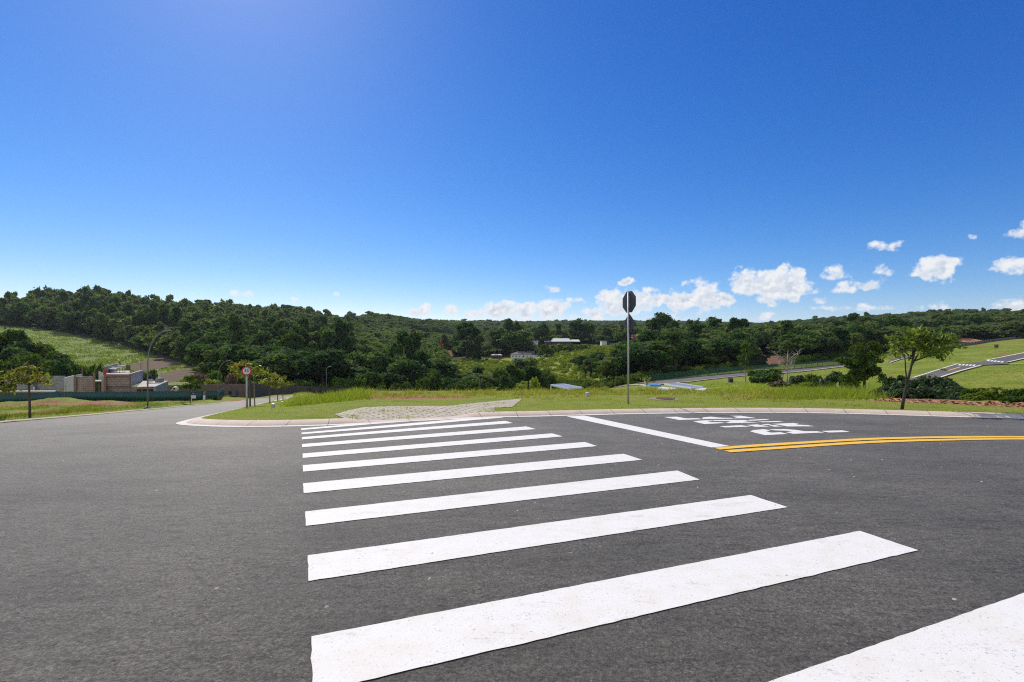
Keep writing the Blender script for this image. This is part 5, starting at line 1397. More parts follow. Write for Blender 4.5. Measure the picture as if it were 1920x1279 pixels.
# ------------------------------------------------------------------ the bricklayer on the deck
def person(loc, scale, yaw):
    me = bpy.data.meshes.new('person')
    J = {'pelvis': (0,0,0.92), 'waist': (-0.06,0,1.06), 'chest': (-0.26,0,1.24), 'neck': (-0.44,0,1.31), 'head': (-0.56,0,1.30), 'crown': (-0.66,0,1.27)}
    for s, n in ((1,'l'), (-1,'r')):
        J.update({'hip'+n: (0.0,0.10*s,0.88), 'knee'+n: (-0.02+0.03*s,0.11*s,0.47), 'ankle'+n: (0.03+0.06*s,0.11*s,0.08), 'toe'+n: (-0.14+0.06*s,0.13*s,0.03),
                  'sho'+n: (-0.36,0.18*s,1.26), 'elb'+n: (-0.46,0.22*s,1.00), 'wri'+n: (-0.58,0.12*s,0.80), 'palm'+n: (-0.62,0.11*s,0.74)})
        for k in range(4): J['f%d%s' % (k, n)] = (-0.66-0.006*k, (0.075+0.024*k)*s, 0.665+0.008*abs(k-1.5))
        J['th'+n] = (-0.60, 0.06*s, 0.69)
    Rr = {'pelvis': .15,'waist': .135,'chest': .16,'neck': .06,'head': .10,'crown': .085}
    for n in 'lr': Rr.update({'hip'+n:.095,'knee'+n:.062,'ankle'+n:.042,'toe'+n:.04,'sho'+n:.062,'elb'+n:.043,'wri'+n:.028,'palm'+n:.034,'th'+n:.009, **{'f%d%s' % (k, n):.008 for k in range(4)}})
    K = list(J); E = [('pelvis','waist'),('waist','chest'),('chest','neck'),('neck','head'),('head','crown')]
    for n in 'lr': E += [('pelvis','hip'+n),('hip'+n,'knee'+n),('knee'+n,'ankle'+n),('ankle'+n,'toe'+n),('chest','sho'+n),('sho'+n,'elb'+n),('elb'+n,'wri'+n),('wri'+n,'palm'+n),('palm'+n,'th'+n)] + [('palm'+n,'f%d%s' % (k, n)) for k in range(4)]
    me.from_pydata([J[k] for k in K], [(K.index(a), K.index(b)) for a, b in E], [])
    o = link('person', me, None, loc); o.scale = (scale,)*3; o.rotation_euler = (0,0,yaw)
    sk = o.modifiers.new('skin', 'SKIN'); sk.use_smooth_shade = True
    for i, k in enumerate(K):
        v = me.skin_vertices[0].data[i]; v.radius = (Rr[k], Rr[k]); v.use_root = (k == 'pelvis')
    o.modifiers.new('sub', 'SUBSURF').render_levels = 1
    m, t, b = new_mat('work_clothes'); p = obj_pos(t); sx = t.node('ShaderNodeSeparateXYZ'); t.l.new(p, sx.inputs[0])
    leg = t.math('LESS_THAN', sx.outputs[2], 0.93); hd_ = t.math('LESS_THAN', sx.outputs[0], -0.47); arm = t.math('MULTIPLY', t.math('LESS_THAN', sx.outputs[0], -0.38), t.math('LESS_THAN', sx.outputs[2], 1.12))
    c = t.mix(leg, (0.46, 0.62, 0.03, 1), (0.03, 0.06, 0.12, 1)); c = t.mix(t.math('LESS_THAN', sx.outputs[0], -0.33), c, (0.55, 0.10, 0.05, 1)); c = t.mix(arm, c, (0.42, 0.10, 0.06, 1)); c = t.mix(t.math('MULTIPLY', hd_, t.math('GREATER_THAN', sx.outputs[2], 1.1)), c, (0.20, 0.11, 0.07, 1))
    t.set(b.inputs['Base Color'], c); b.inputs['Roughness'].default_value = 0.8
    me.materials.append(m)
    hat = MB(); hat.tube([(-0.60,0,1.29),(-0.665,0,1.275),(-0.715,0,1.262),(-0.735,0,1.256)], [0.125,0.115,0.075,0.02], 14)
    h = hat.build('helmet', M['red'], o, smooth=True)
    return o
dp = 85.0
tag(person((xpx(224.5, dp), dp, zpx(686.0, dp)), 0.86, 0.0), 'worker in a yellow-green vest bending over blocks on the half-built house', 'person')
# ------------------------------------------------------------------ grass
def blades(name, P, hgt, wid, lean, mat, label, tint_hi=1.0, seed=3):
    """P Nx3 roots; each blade one thin bent triangle pair"""
    rng = np.random.default_rng(seed); n = len(P)
    a = rng.random(n)*2*np.pi; l = rng.normal(size=(n,2))*lean
    h = hgt*(0.5+0.9*rng.random(n)); w = wid*(0.6+0.8*rng.random(n))
    if hasattr(hgt, '__len__'): h = np.asarray(hgt)*(0.6+0.8*rng.random(n))
    u = np.stack([np.cos(a), np.sin(a), np.zeros(n)], 1)*w[:,None]
    tip = P + np.stack([l[:,0]*h, l[:,1]*h, h], 1)
    V = np.stack([P-u, P+u, tip], 1).reshape(-1, 3)
    t = np.repeat(0.5 - rng.random(n)**1.35*tint_hi*0.5, 3)
    o = link(name, fast_mesh(name, V, np.arange(3*n).reshape(-1, 3), [M[mat]], attrs={'tint': t}))
    return tag(o, label, kind='stuff')

def scatter(poly, n, rng):
    xs = [p[0] for p in poly]; ys = [p[1] for p in poly]
    x = rng.uniform(min(xs), max(xs), n); y = rng.uniform(min(ys), max(ys), n)
    k = in_poly(x, y, poly); return x[k], y[k]
rg = np.random.default_rng(21)
x, y = scatter(pad_poly, 520000, rg)
kp = ~in_poly(x, y, PAV) & (y < 60)
dz = np.zeros(len(x))
for bl in DIRT_BLOBS: dz = np.maximum(dz, blob(x, y, *bl))
patch = np.sin(x*1.9+np.sin(y*2.3))*np.sin(y*2.1+x*0.7)
kp &= (rg.random(len(x)) > dz*1.15) & (rg.random(len(x)) < 0.72+0.33*patch) & (rg.random(len(x)) < np.where(y < 30, 1, 0.6))
x, y = x[kp], y[kp]
blades('grass', np.column_stack([x, y, pad_z(x, y)-0.004]), 0.045, 0.006, 0.45, 'grass', 'short mown grass on the verge')
# taller, yellower grass along the brink
PT = []; HT = []
def tall(px0, px1, y0, y1, n, h, raise_=0.08, poly=None):
    px = rg.uniform(px0, px1, n); py = rg.uniform(y0, y1, n)
    for a_, b_ in zip(px, py):
        q = unproj_fast(a_, b_)
        if q is None: continue
        PT.append((q[0], q[1], float(q[2]))); HT.append(h)
def band(px0, px1, d0, d1, n, h, pz=pad_z, bare=()):
    """clumps of grass of uneven height and spread"""
    nc = max(20, n//22); px = rg.uniform(px0, px1, nc); d = rg.uniform(d0, d1, nc); ch = np.clip(rg.lognormal(-0.15, 0.5, nc), 0.25, 1.9); cs = rg.uniform(0.08, 0.34, nc)
    k = rg.integers(0, nc, n); x = xpx(px[k], d[k]) + rg.normal(size=n)*cs[k]; y = d[k] + rg.normal(size=n)*cs[k]*0.8
    kp = np.ones(n, bool); pp = CX + F*x/y
    for a_, b_ in bare: kp &= ~((pp > a_) & (pp < b_) & (rg.random(n) < 0.7))
    x, y, k = x[kp], y[kp], k[kp]
    z = np.maximum(pz(x, y), G(x, y)-0.15)
    PT.append(np.column_stack([x, y, z-0.01])); HT.append(h*ch[k])
band(575, 690, 22.5, 31, 4000, 0.17)
band(545, 690, 20.2, 26, 5500, 0.22)
band(1480, 1660, 19.8, 28, 8000, 0.24)
band(1440, 1560, 22, 27, 2500, 0.26)
blades('tall_grass', np.concatenate(PT), np.concatenate(HT), 0.012, 0.62, 'tallgrass', 'tall lush green grass clumps along the brink of the slope', seed=4)
PT = []; HT = []
band(690, 1120, 24.5, 31, 6500, 0.15, bare=((700, 760), (800, 850)))
band(690, 900, 20.6, 26, 2600, 0.12)
band(900, 1120, 23.2, 26, 2200, 0.11)
band(1120, 1480, 23.5, 31, 6500, 0.15)
band(980, 1230, 28, 31, 2500, 0.19)
band(1350, 1500, 19.6, 22.5, 1100, 0.12)
band(900, 1120, 19.5, 22, 700, 0.08)
band(1660, 2000, 22, 28, 4000, 0.18)
band(1120, 1640, 15.5, 21, 700, 0.07)
blades('dry_grass', np.concatenate(PT), np.concatenate(HT), 0.013, 0.7, 'drytall', 'patchy drying grass along the brink of the slope', seed=5)
# rough grass left of the downhill road and round the brown wall
px = rg.uniform(-60, 480, 42000); d = 20*(4.6**rg.random(42000)); x = xpx(px, d)
la = -((x-CORNER[0])*EDIR[0] + (d-CORNER[1])*EDIR[1])
dz = np.zeros(len(x))
for (bpx, bd, hw, hd) in [(30,62,120,5),(130,62,100,4.5),(190,60,60,3.5),(-120,60,160,6),(60,40,40,3),(20,30,60,2.2),(120,34,40,2.0),(180,44,40,2.5),(240,56,40,3),(330,70,40,3)]:
    dz = np.maximum(dz, blob(x, d, xpx(bpx, bd), bd, hw/F*bd, hd))
k = (la > 9.6) & (d < 92) & (rg.random(len(x)) > dz*1.3); x, d = x[k], d[k]
cl = np.clip(np.sin(x*0.8)*np.sin(d*0.9+x*0.3)+0.3, 0.1, 1.2)
blades('rough_grass', np.column_stack([x, d, G(x, d)+0.03]), 0.10+0.20*cl, 0.016+0.0*cl, 0.45, 'drygrass', 'rough grass beside the road downhill', seed=6)
px = rg.uniform(400, 800, 26000); d = rg.uniform(62, 118, 26000); x = xpx(px, d)
la = -((x-CORNER[0])*EDIR[0] + (d-CORNER[1])*EDIR[1])
k = ((la > 9.6) | (la < -1.0)) & (d > 40); x, d = x[k], d[k]
blades('meadow_grass', np.column_stack([x, d, G(x, d)]), 0.30, 0.035, 0.45, 'tallgrass', 'sunlit meadow grass before the dark wall', seed=7)
# grass on the slopes at the far side of the road
px = rg.uniform(1230, 2100, 90000); d = 30*(7.2**rg.random(90000)); x = xpx(px, d); z = G(x, d)
k = (d < np.minimum(dmin_at(CX+F*x/d)-4, 215))
x, d = x[k], d[k]
SLOPE_XYZ = (x, d)
# weeds in the paving
px = rg.uniform(640, 970, 55); py = rg.uniform(757, 787, 55); PW = []; HW = []
for a_, b_ in zip(px, py):
    q = unproj(a_, b_, 0.08)
    if not in_poly(np.array([q[0]]), np.array([q[1]]), PAV)[0]: continue
    n = int(rg.integers(5, 34)); s = rg.uniform(0.05, 0.16)
    xx = q[0]+rg.normal(size=n)*s*1.6; yy = q[1]+rg.normal(size=n)*s*0.6
    PW.append(np.column_stack([xx, yy, pad_z(xx, yy)+0.008])); HW.append(np.full(n, rg.uniform(0.03, 0.09)))
blades('weeds', np.concatenate(PW), np.concatenate(HW), 0.010, 0.8, 'grass', 'weeds growing in the joints of the paving', seed=8)
# ------------------------------------------------------------------ the far side of the road: hillside streets
def far_sheet(name, px_polys, mat, label, raise_): return paint(name, px_polys, mat, label, raise_)
far_sheet('hillside_road', [[(1700,714),(1716,709),(1795,684.4),(1836,686.2),(1790,700),(1756,711),(1740,716)],
                            [(1794,684.5),(1845.6,678.8),(1851,676.5),(1889,680.2),(1891,684),(1836,686.3)],
                            [(1851,676.4),(1895,668.5),(1935,660.5),(2100,640),(2110,650),(1935,669.5),(1889,680.3)]], M['asphalt'], 'narrow asphalt road climbing the grassy slope', 0.16)
far_sheet('side_street', [[(1664,680),(1672,674),(1690,669.4),(1716,668),(1716,670.5),(1694,673.5),(1676,679)]], M['asphalt'], 'short piece of asphalt street behind the leaning tree', 0.16)
def far_line(name, lines, label, w=0.35, mat='gutter', raise_=0.22):
    vs = []; fs = []; run = []
    for ln in lines:
        P, S = resample(ups(ln), 1.0); A = offset(P, w/2); Bq = offset(P, -w/2); b = len(vs)
        for (p, q_, s) in zip(A, Bq, S):
            vs += [(p[0], p[1], g(p[0], p[1])+raise_), (q_[0], q_[1], g(q_[0], q_[1])+raise_)]; run += [s, s]
        fs += [(b+2*i, b+2*i+1, b+2*i+3, b+2*i+2) for i in range(len(P)-1)]
    o = link(name, fast_mesh(name, vs, np.array(fs), [M[mat]], attrs={'run': run})); return tag(o, label, kind='structure')
far_line('hillside_kerb', [[(1712,710),(1750,698),(1797,683.8)], [(1758,711),(1800,697.5),(1840,686.4)], [(1849,677),(1893,668),(1935,660),(2100,639.5)], [(1890,680.6),(1935,670),(2110,650.5)], [(1891,684.5),(1920,683.4),(1960,682.6)], [(1786,684),(1797,683.6)], [(1668,681),(1690,674),(1716,671)]], 'pale kerbs along the hillside road', 0.45)
far_line('hillside_centre_line', [[(1778,696.8),(1801,689.6)], [(1878,671.5),(1906,665)]], 'yellow centre line on the hillside road', 0.35, 'yellow_paint', 0.19)
zs = []
for k in range(5):
    t0 = k/5; a = (1799+t0*33, 684.3+t0*1.3); zs.append([(a[0],a[1]),(a[0]+4.2,a[1]+0.2),(a[0]+1.5,a[1]+2.6),(a[0]-3.0,a[1]+2.4)])
    a = (1853+t0*32, 676.2+t0*3.4); zs.append([(a[0],a[1]),(a[0]+4.2,a[1]+0.4),(a[0]+1.0,a[1]+2.6),(a[0]-3.6,a[1]+2.1)])
far_sheet('hillside_crosswalks', zs, M['white_paint'], 'two small zebra crossings on the hillside road', 0.19)
FB = [(1085,728.5),(1110,726.3),(1150,722.2),(1200,718),(1270,712),(1340,705),(1400,699.3),(1450,696),(1500,692.3),(1545,688),(1592,683.4),(1640,679.0)]
far_sheet('valley_road', [[(1120,725.5),(1200,718.4),(1270,712.4),(1340,705.4),(1400,699.7),(1450,696.4),(1500,692.7),(1545,688.4),(1592,683.8),(1640,679.4),
                           (1640,681.6),(1592,686.8),(1545,692.2),(1500,697.6),(1455,702),(1400,705.2),(1340,711.2),(1300,716.3),(1240,721.5),(1160,726.5)]], M['asphalt'], 'asphalt road running along the green mesh fence', 0.16)
far_line('valley_kerb', [[(1160,727),(1240,722),(1300,716.9),(1340,711.8),(1400,705.8),(1455,702.5),(1500,698.1),(1545,692.6),(1592,687.2),(1640,682)]], 'pale kerb of the road below the mesh fence', 0.5)

# green mesh fence along it
M['greenmesh'] = simple_mat('green_fence_wire', (0.018, 0.095, 0.055), 0.5, 0.15, 3)
P_f, S_f = resample(ups(FB), 2.6)
mf = empty('mesh_fence', Vector((P_f[0][0], P_f[0][1], g(*P_f[0]))), 'long green wire mesh fence along the road at the foot of the wood', 'fence')
bars = MB(); objs = []
FH = 1.75
for i in range(len(P_f)-1):
    a, b = P_f[i], P_f[i+1]; za, zb2 = g(*a), g(*b); L = math.dist(a, b); ux, uy = (b-a)/L
    pm = MB(); n = 17
    for k in range(n):
        t = (k+0.5)/n; x, y = a+(b-a)*t; z = za+(zb2-za)*t
        pm.obox((x, y), (ux, uy), (-uy, ux), 0.022, 0.012, z+0.28, z+FH)
    for zz in (0.3, 0.8, 1.3, 1.72):
        pm.obox(((a[0]+b[0])/2, (a[1]+b[1])/2), (ux, uy), (-uy, ux), L/2, 0.015, (za+zb2)/2+zz-0.02, (za+zb2)/2+zz+0.02)
    objs.append(pm.build('mesh_panel', M['greenmesh'], mf))
    objs.append(MB().box(a[0]-0.045, a[0]+0.045, a[1]-0.045, a[1]+0.045, za-0.2, za+FH+0.08).build('fence_post', M['greenmesh'], mf))
    pb = MB(); pb.obox(((a[0]+b[0])/2, (a[1]+b[1])/2), (ux, uy), (-uy, ux), L/2, 0.09, lambda x, y: g(x, y)-0.3, lambda x, y: g(x, y)+0.26)
    objs.append(pb.build('plinth', M['darkwall'], mf))
local(mf, objs)

# grey panel wall on the hilltop at the right
PWL = [(1740,668),(1775,655.5),(1800,650.0),(1830,646.0),(1860,641.0),(1890,637.3),(1925,633.2),(1990,626.0)]
P_w, S_w = resample(ups(PWL), 2.9)
pw = empty('panel_wall', Vector((P_w[0][0], P_w[0][1], g(*P_w[0]))), 'grey concrete panel wall across the top of the grassy slope', 'wall')
objs = []
for i in range(len(P_w)-1):
    a, b = P_w[i], P_w[i+1]; L = math.dist(a, b); ux, uy = (b-a)/L; za, zb2 = g(*a), g(*b); zt = max(za, zb2)+0.85
    objs.append(MB().obox(((a[0]+b[0])/2, (a[1]+b[1])/2), (ux, uy), (-uy, ux), L/2-0.16, 0.06, min(za, zb2)-0.5, zt).build('wall_panel', M['greywall'], pw))
    objs.append(MB().box(a[0]-0.16, a[0]+0.16, a[1]-0.18, a[1]+0.12, za-0.5, zt+0.16).build('wall_post', M['darkwall'], pw))
local(pw, objs)

# ------------------------------------------------------------------ houses
def house_box(name, label, px0, px1, d, ybase, yeave, yridge, depth, wmat, rmat, hip=0.5, windows=(), over=0.5, cat='house', flat=False, skew=0.0):
    """walls and a hipped (or flat) roof; windows: (photo column, width px, top row, bottom row)"""
    x0, x1 = xpx(px0, d), xpx(px1, d); zb, ze, zr = zpx(ybase, d), zpx(yeave, d), zpx(yridge, d)
    cx = (x0+x1)/2; r = empty(name, (cx, d, zb), label, cat)
    a, b = x0-cx, x1-cx; H = ze-zb; Rz = zr-zb
    MB().box(a, b, 0, depth, min(-2.5, g(cx, d)-zb-1.0), H).build('wall', M[wmat], r)
    if flat:
        MB().box(a-over, b+over, -over, depth+over, H+0.004, Rz).build('roof', M[rmat], r)
    else:
        k = hip*depth
        P = [(a-over,-over,H),(b+over,-over,H),(b+over,depth+over,H),(a-over,depth+over,H),(a+k,depth/2,Rz),(b-k,depth/2,Rz)]
        mb = MB(); mb.add([(p[0],p[1],p[2]+0.004) for p in P] + [(p[0],p[1],p[2]-0.14) for p in P[:4]], [(0,1,5,4),(1,2,5),(2,3,4,5),(3,0,4),(9,8,7,6),(0,6,7,1),(1,7,8,2),(2,8,9,3),(3,9,6,0)])
        mb.build('roof', M[rmat], r)
    for (wp, ww, wt, wb) in windows:
        xa, xb = xpx(wp-ww/2, d)-cx, xpx(wp+ww/2, d)-cx
        f = MB().box(xa-0.08, xb+0.08, -0.05, -0.002, zpx(wb, d)-zb-0.08, zpx(wt, d)-zb+0.08).build('window', M['white'], r)
        MB().box(xa, xb, -0.058, -0.052, zpx(wb, d)-zb, zpx(wt, d)-zb).build('pane', M['glass'], f)
    return r
hA = house_box('white_house', 'long low white house with a dark tiled roof on the valley slope', 957.5, 997, 340, 671, 664.2, 659.2, 9, 'render', 'greyroof', 0.55, [(961.5,2.6,667,669),(967.8,2.6,667,669),(974.2,2.6,667,669),(981.5,3.4,666.8,670),(988,1.8,667,671)])
MB().box(xpx(988,340)-hA.location.x, xpx(1003,340)-hA.location.x, 3.0, 9.0, -2, zpx(659.0,340)-hA.location.z).build('annex', M['greywall'], hA)
house_box('white_outbuilding', 'cream open shed beside the long low white house', 997.5, 1008, 338, 671, 666.6, 665.8, 4, 'render', 'paleroof', flat=True, over=0.1)
hB = house_box('long_roofed_house', 'wide building with pale stepped metal roofs below the ridge', 1034.5, 1071, 400, 643, 640.4, 634.2, 12, 'darkwall', 'paleroof', 0.12, over=0.8)
MB().add([(xpx(1071,401)-hB.location.x, -1, zpx(640.3,401)-hB.location.z),(xpx(1087,401)-hB.location.x,-1,zpx(640.3,401)-hB.location.z),(xpx(1085,409)-hB.location.x,8,zpx(636.8,409)-hB.location.z),(xpx(1071,409)-hB.location.x,8,zpx(636.8,409)-hB.location.z),
          (xpx(1071,401)-hB.location.x, -1, zpx(641.0,401)-hB.location.z),(xpx(1087,401)-hB.location.x,-1,zpx(641.0,401)-hB.location.z),(xpx(1085,409)-hB.location.x,8,zpx(637.5,409)-hB.location.z),(xpx(1071,409)-hB.location.x,8,zpx(637.5,409)-hB.location.z)],
         [(0,1,2,3),(7,6,5,4),(0,4,5,1),(1,5,6,2),(2,6,7,3),(3,7,4,0)]).build('lower_roof', M['paleroof'], hB)
MB().box(xpx(1022,399)-hB.location.x, xpx(1034,399)-hB.location.x, 0, 6, -2, zpx(640.6,399)-hB.location.z).build('porch', M['darkwall'], hB)
MB().box(xpx(1021.5,399)-hB.location.x, xpx(1034.2,399)-hB.location.x, -0.6, 6.4, zpx(640.58,399)-hB.location.z, zpx(639.2,399)-hB.location.z).build('porch_roof', M['paleroof'], hB)
house_box('pale_shed', 'low pale-roofed shed at the hidden end of the long roofed building', 992.5, 1009, 402, 642.6, 640.6, 638.9, 6, 'render', 'paleroof', flat=True, over=0.4)
house_box('box_house', 'small white flat-roofed house with a dark blue side among trees', 1128, 1138, 370, 646.5, 640.2, 639.2, 6, 'render', 'paleroof', flat=True, over=0.25)
house_box('blue_shed', 'dark blue shed adjoining the small white flat-roofed house', 1138.3, 1144, 370.5, 646.5, 640.8, 640.2, 5, 'navy', 'darkwall', flat=True, over=0.1)
hC = house_box('tower_house', 'house with a slim white chimney tower and red roof near the octagonal sign', 1153, 1159.5, 600, 632, 625.4, 622.6, 7, 'render', 'tileroof', 0.22)
MB().box(xpx(1159.8,600)-hC.location.x, xpx(1162.2,600)-hC.location.x, -0.3, 0.9, -2, zpx(618.4,600)-hC.location.z).build('chimney', M['render'], hC)
house_box('tile_roofed_house', 'house with a weathered red tiled roof half hidden by valley trees', 828.8, 848, 352, 670, 668.0, 657.2, 9, 'darkwall', 'tileroof', 0.15, over=0.6)
hD = house_box('carport_house', 'dark open carport with a white roof beside the valley garden', 920.5, 941, 345, 671.2, 666.0, 664.2, 6, 'darkwall', 'paleroof', 0.2, over=0.3)
house_box('far_pink_house', 'distant pinkish house alone on the pale green hill clearing', 791.5, 804, 700, 629, 627.2, 625.6, 9, 'render', 'tileroof', 0.4)
house_box('orange_roofed_house', 'orange tiled hipped roof showing over the concrete panel wall', 1810, 1854, 226, 645, 641.0, 634.0, 12, 'render', 'tileroof', 0.28)
house_box('far_hill_house', 'tiny cream house among the trees on the highest hillside', 1822, 1831, 690, 596, 594.4, 593.0, 8, 'render', 'paleroof', 0.3)
house_box('far_white_tower', 'tiny white tower block among the trees on the highest hillside', 1843.5, 1847, 700, 599, 595.3, 594.6, 4, 'render', 'paleroof', flat=True, over=0.05)
house_box('low_white_wall', 'low white building in the bushes above the bright valley scrub', 864, 876, 300, 684, 680.5, 680.0, 2, 'render', 'paleroof', flat=True, over=0.05, cat='building')
house_box('ridge_house', 'tiny pale house in the wood below the lone ridge tree', 703, 709, 800, 614.5, 612.5, 611.8, 6, 'render', 'paleroof', flat=True, over=0.2)

# low pavilions and a pool just below the brink
def canopy(name, label, corners, thick, dz_posts, mat, n=0):
    P = [Vector((xpx(a, d), d, zpx(b, d))) for a, b, d in corners]; c0 = P[0]
    r = empty(name, Vector((c0.x, c0.y, g(c0.x, c0.y))), label, 'shelter'); Q = [p - r.location for p in P]
    MB().slab(Q, (0,0,-thick)).build('roof_sheet', M[mat], r)
    for k in range(4):
        a, b = Q[k], Q[(k+1) % 4]; dv = (b-a).normalized(); nn = Vector((-dv.y, dv.x, 0))*0.05
        MB().add([a-nn+Vector((0,0,.05)), b-nn+Vector((0,0,.05)), b+nn+Vector((0,0,.05)), a+nn+Vector((0,0,.05)), a-nn-Vector((0,0,thick+.06)), b-nn-Vector((0,0,thick+.06)), b+nn-Vector((0,0,thick+.06)), a+nn-Vector((0,0,thick+.06))],
                 [(0,1,2,3),(7,6,5,4),(0,4,5,1),(1,5,6,2),(2,6,7,3),(3,7,4,0)]).build('roof_edge', M['white'], r)
    for p in Q: MB().box(p.x-0.07, p.x+0.07, p.y-0.07, p.y+0.07, g(p.x+r.location.x, p.y+r.location.y)-r.location.z-0.3, p.z-thick-0.064).build('post', M['white'], r)
    return r
canopy('canopy', 'white-edged tilted canopy roof below the brink of the verge', [(1033,721.2,70),(1066,728.5,66),(1091,726.3,71),(1056,719.8,76)], 0.12, 0, 'greymetal')
canopy('long_canopy', 'long grey canopy roof below the brink beside the blue pool cover', [(1246,720.2,78),(1296,726.8,70),(1318,725.2,72),(1268,717.6,84)], 0.12, 0, 'greymetal')
canopy('white_canopy', 'small white canopy roof at the end of the long grey one', [(1304,731.5,68),(1322,732.3,66),(1324,728.2,70),(1308,727.2,72)], 0.12, 0, 'paleroof')
canopy('low_canopy', 'low pale canopy roof in front of the blue pool cover', [(1234,727.8,72),(1262,730.6,68),(1268,728.0,72),(1240,725.6,76)], 0.12, 0, 'paleroof')
x, dd = xpx(1226, 80), 80.0
r = empty('pool', (x, dd, zpx(722.6, dd)), 'blue covered pool among the low canopies below the brink', 'pool')
MB().box(-1.6, 1.0, -1.2, 3.4, -0.16, -0.05).build('deck', M['concrete'], r); MB().box(-0.9, 0.95, -0.9, 2.6, -0.048, 0.16).build('cover', M['poolblue'], r)
x, dd = xpx(1370, 84), 84.0
r = empty('drain_box', (x, dd, g(x, dd)), 'small dark concrete box in the grass below the mesh fence', 'drain')
MB().box(-0.35, 0.35, -0.3, 0.3, -0.2, 0.75).build('box', M['darkwall'], r, bevel=0.03); MB().box(-0.2, 0.2, -0.32, -0.301, 0.1, 0.45).build('opening', M['black'], r)
x, dd = xpx(1868, 150), 150.0
r = empty('utility_box', (x, dd, g(x, dd)), 'small dark utility box by the bare patch on the slope', 'utility box')
MB().box(-0.4, 0.4, -0.3, 0.3, -0.2, 0.9).build('cabinet', M['rust'], r, bevel=0.03); MB().box(-0.46, 0.46, -0.36, 0.36, 0.902, 1.0).build('lid', M['darkwall'], r)
M['cut_earth'] = simple_mat('shaded_red_earth', (0.20, 0.105, 0.075), 0.95, 0.5, 1.2, bump=0.8, spec=0.1)  # darker than the clods: shade on the cutting is put into the colour
# red earth cutting in the wood
cb = MB()
bx = [(1428,689,166),(1436,674,172),(1444,667.5,175),(1452,667,176),(1461,670,175),(1470,679,172),(1478,687.5,166)]
front = [Vector((xpx(a, d_), d_, zpx(b_, d_))) for a, b_, d_ in bx]
V = []; nseg = 26; nrow = 9
for i in range(nseg):
    u_ = i/(nseg-1)*(len(front)-1); k = min(int(u_), len(front)-2); f_ = u_-k; T = front[k]*(1-f_)+front[k+1]*f_
    bz_ = zpx(690.5, 160)
    for j in range(nrow):
        t = j/(nrow-1); V.append((T.x+RNG.normal(0,.3), 160+(T.y-160)*t+RNG.normal(0,.25), bz_+(T.z-bz_)*t**0.85+RNG.normal(0,.22)))
id_ = np.arange(nseg*nrow).reshape(nseg, nrow)
tag(link('earth_cutting', fast_mesh('earth_cutting', V, np.stack([id_[:-1,:-1], id_[1:,:-1], id_[1:,1:], id_[:-1,1:]], -1).reshape(-1,4), [M['cut_earth']])), 'bare red earth cutting in the edge of the wood', kind='structure')
tag(MB().slab([(xpx(1424,178),178,zpx(663,178)),(xpx(1438,176),176,zpx(667.6,176)),(xpx(1438.3,175),175,zpx(668.4,175)),(xpx(1424.3,177),177,zpx(664,177))], (0,0,-0.3)).build('earth_ledge', M['cut_earth']), 'narrow bare ledge above the red cutting', kind='structure')

# ------------------------------------------------------------------ trees and shrubs one can pick out
hero('gum_tree', 'full dark eucalyptus standing alone behind the verge next to the leaning street tree', 1620, 58, 641, 72, 'full', 'leaf_bush', 2, 7500, 0.024, ybase=734)
hero('round_bush', 'rounded olive bush beside the lone dark eucalyptus', 1566, 66, 697, 40, 'shrub', 'leaf_blue', 3, 2200, 0.06, cat='shrub')
hero('scrub_bush', 'straggly pale bush at the foot of the lone dark eucalyptus', 1596, 60, 707, 34, 'shrub', 'leaf_scrub', 2, 1200, 0.06, cat='shrub')
hero('glossy_bush', 'big glossy green bush on the slope below the mesh fence', 1444, 76, 692, 52, 'shrub', 'leaf_bright', 1, 3200, 0.05, cat='shrub', ybase=717)
hero('dark_bush', 'dark bush leaning against the big glossy green bush', 1419, 79, 694, 32, 'shrub', 'leaf_bush', 4, 1800, 0.06, cat='shrub')
for k, (px, d_, yt, w_, mt, lb) in enumerate([(1462, 62, 714, 34, 'leaf_brown', 'dry brown bush under the bare pale tree'), (1494, 60, 704, 30, 'leaf_blue', 'grey-green bush to the far side of the bare pale tree'), (1522, 64, 702, 38, 'leaf_bush', 'dark mounded bush with a rounded back on the brink'), (1540, 58, 716, 26, 'leaf_bush', 'low dark bush beside the black ring on the brink'), (1508, 55, 717, 34, 'leaf_scrub', 'low pale bush in front of the dark mounded bush')]):
    hero('brink_bush', lb, px, d_, yt, w_, 'shrub', mt, k+1, 1300, 0.065, cat='shrub')
# the dark evergreen hedge behind the red clods
HB = [(1652,22,728,34),(1672,22,722,40),(1694,22.5,714,42),(1716,22.3,712,40),(1738,22.6,705,46),(1760,22.2,706,46),(1780,21.5,714,40),(1796,21,724,34),(1730,20.6,724,44),(1700,20.8,728,40),(1760,20.4,727,44),(1668,20.9,734,32),(1785,20,734,34)]
for k, (px, d_, yt, w_) in enumerate(HB):
    hero('hedge_shrub', 'dark blue-green shrub in the thicket behind the leaning street tree', px, d_, yt, w_, 'shrub', 'leaf_blue', k % 4+1, 1900, 0.062, cat='shrub', group='shrubs of the thicket behind the leaning tree')
for k, (px, d_, yt, w_, mt) in enumerate([(1812,20.5,730,36,'leaf_bush'),(1836,20,727,40,'leaf_bush'),(1824,19.2,738,36,'leaf_scrub'),(1852,19.5,732,30,'leaf_scrub'),(1893,18.8,735,40,'leaf_bush'),(1916,18.6,728,44,'leaf_bush'),(1945,18.5,731,40,'leaf_bush'),(1903,17.8,742,36,'leaf_bush')]):
    hero('roadside_shrub', 'leafy green shrub below the red clods near the small palm', px, d_, yt, w_, 'shrub', mt, k % 4+1, 1700, 0.06, cat='shrub', group='shrubs round the small palm')
hero('dark_shrub', 'nearly black low tree behind the thicket beside the lone eucalyptus', 1684, 40, 704, 40, 'shrub', 'leaf_wood', 2, 1500, 0.06, cat='shrub')
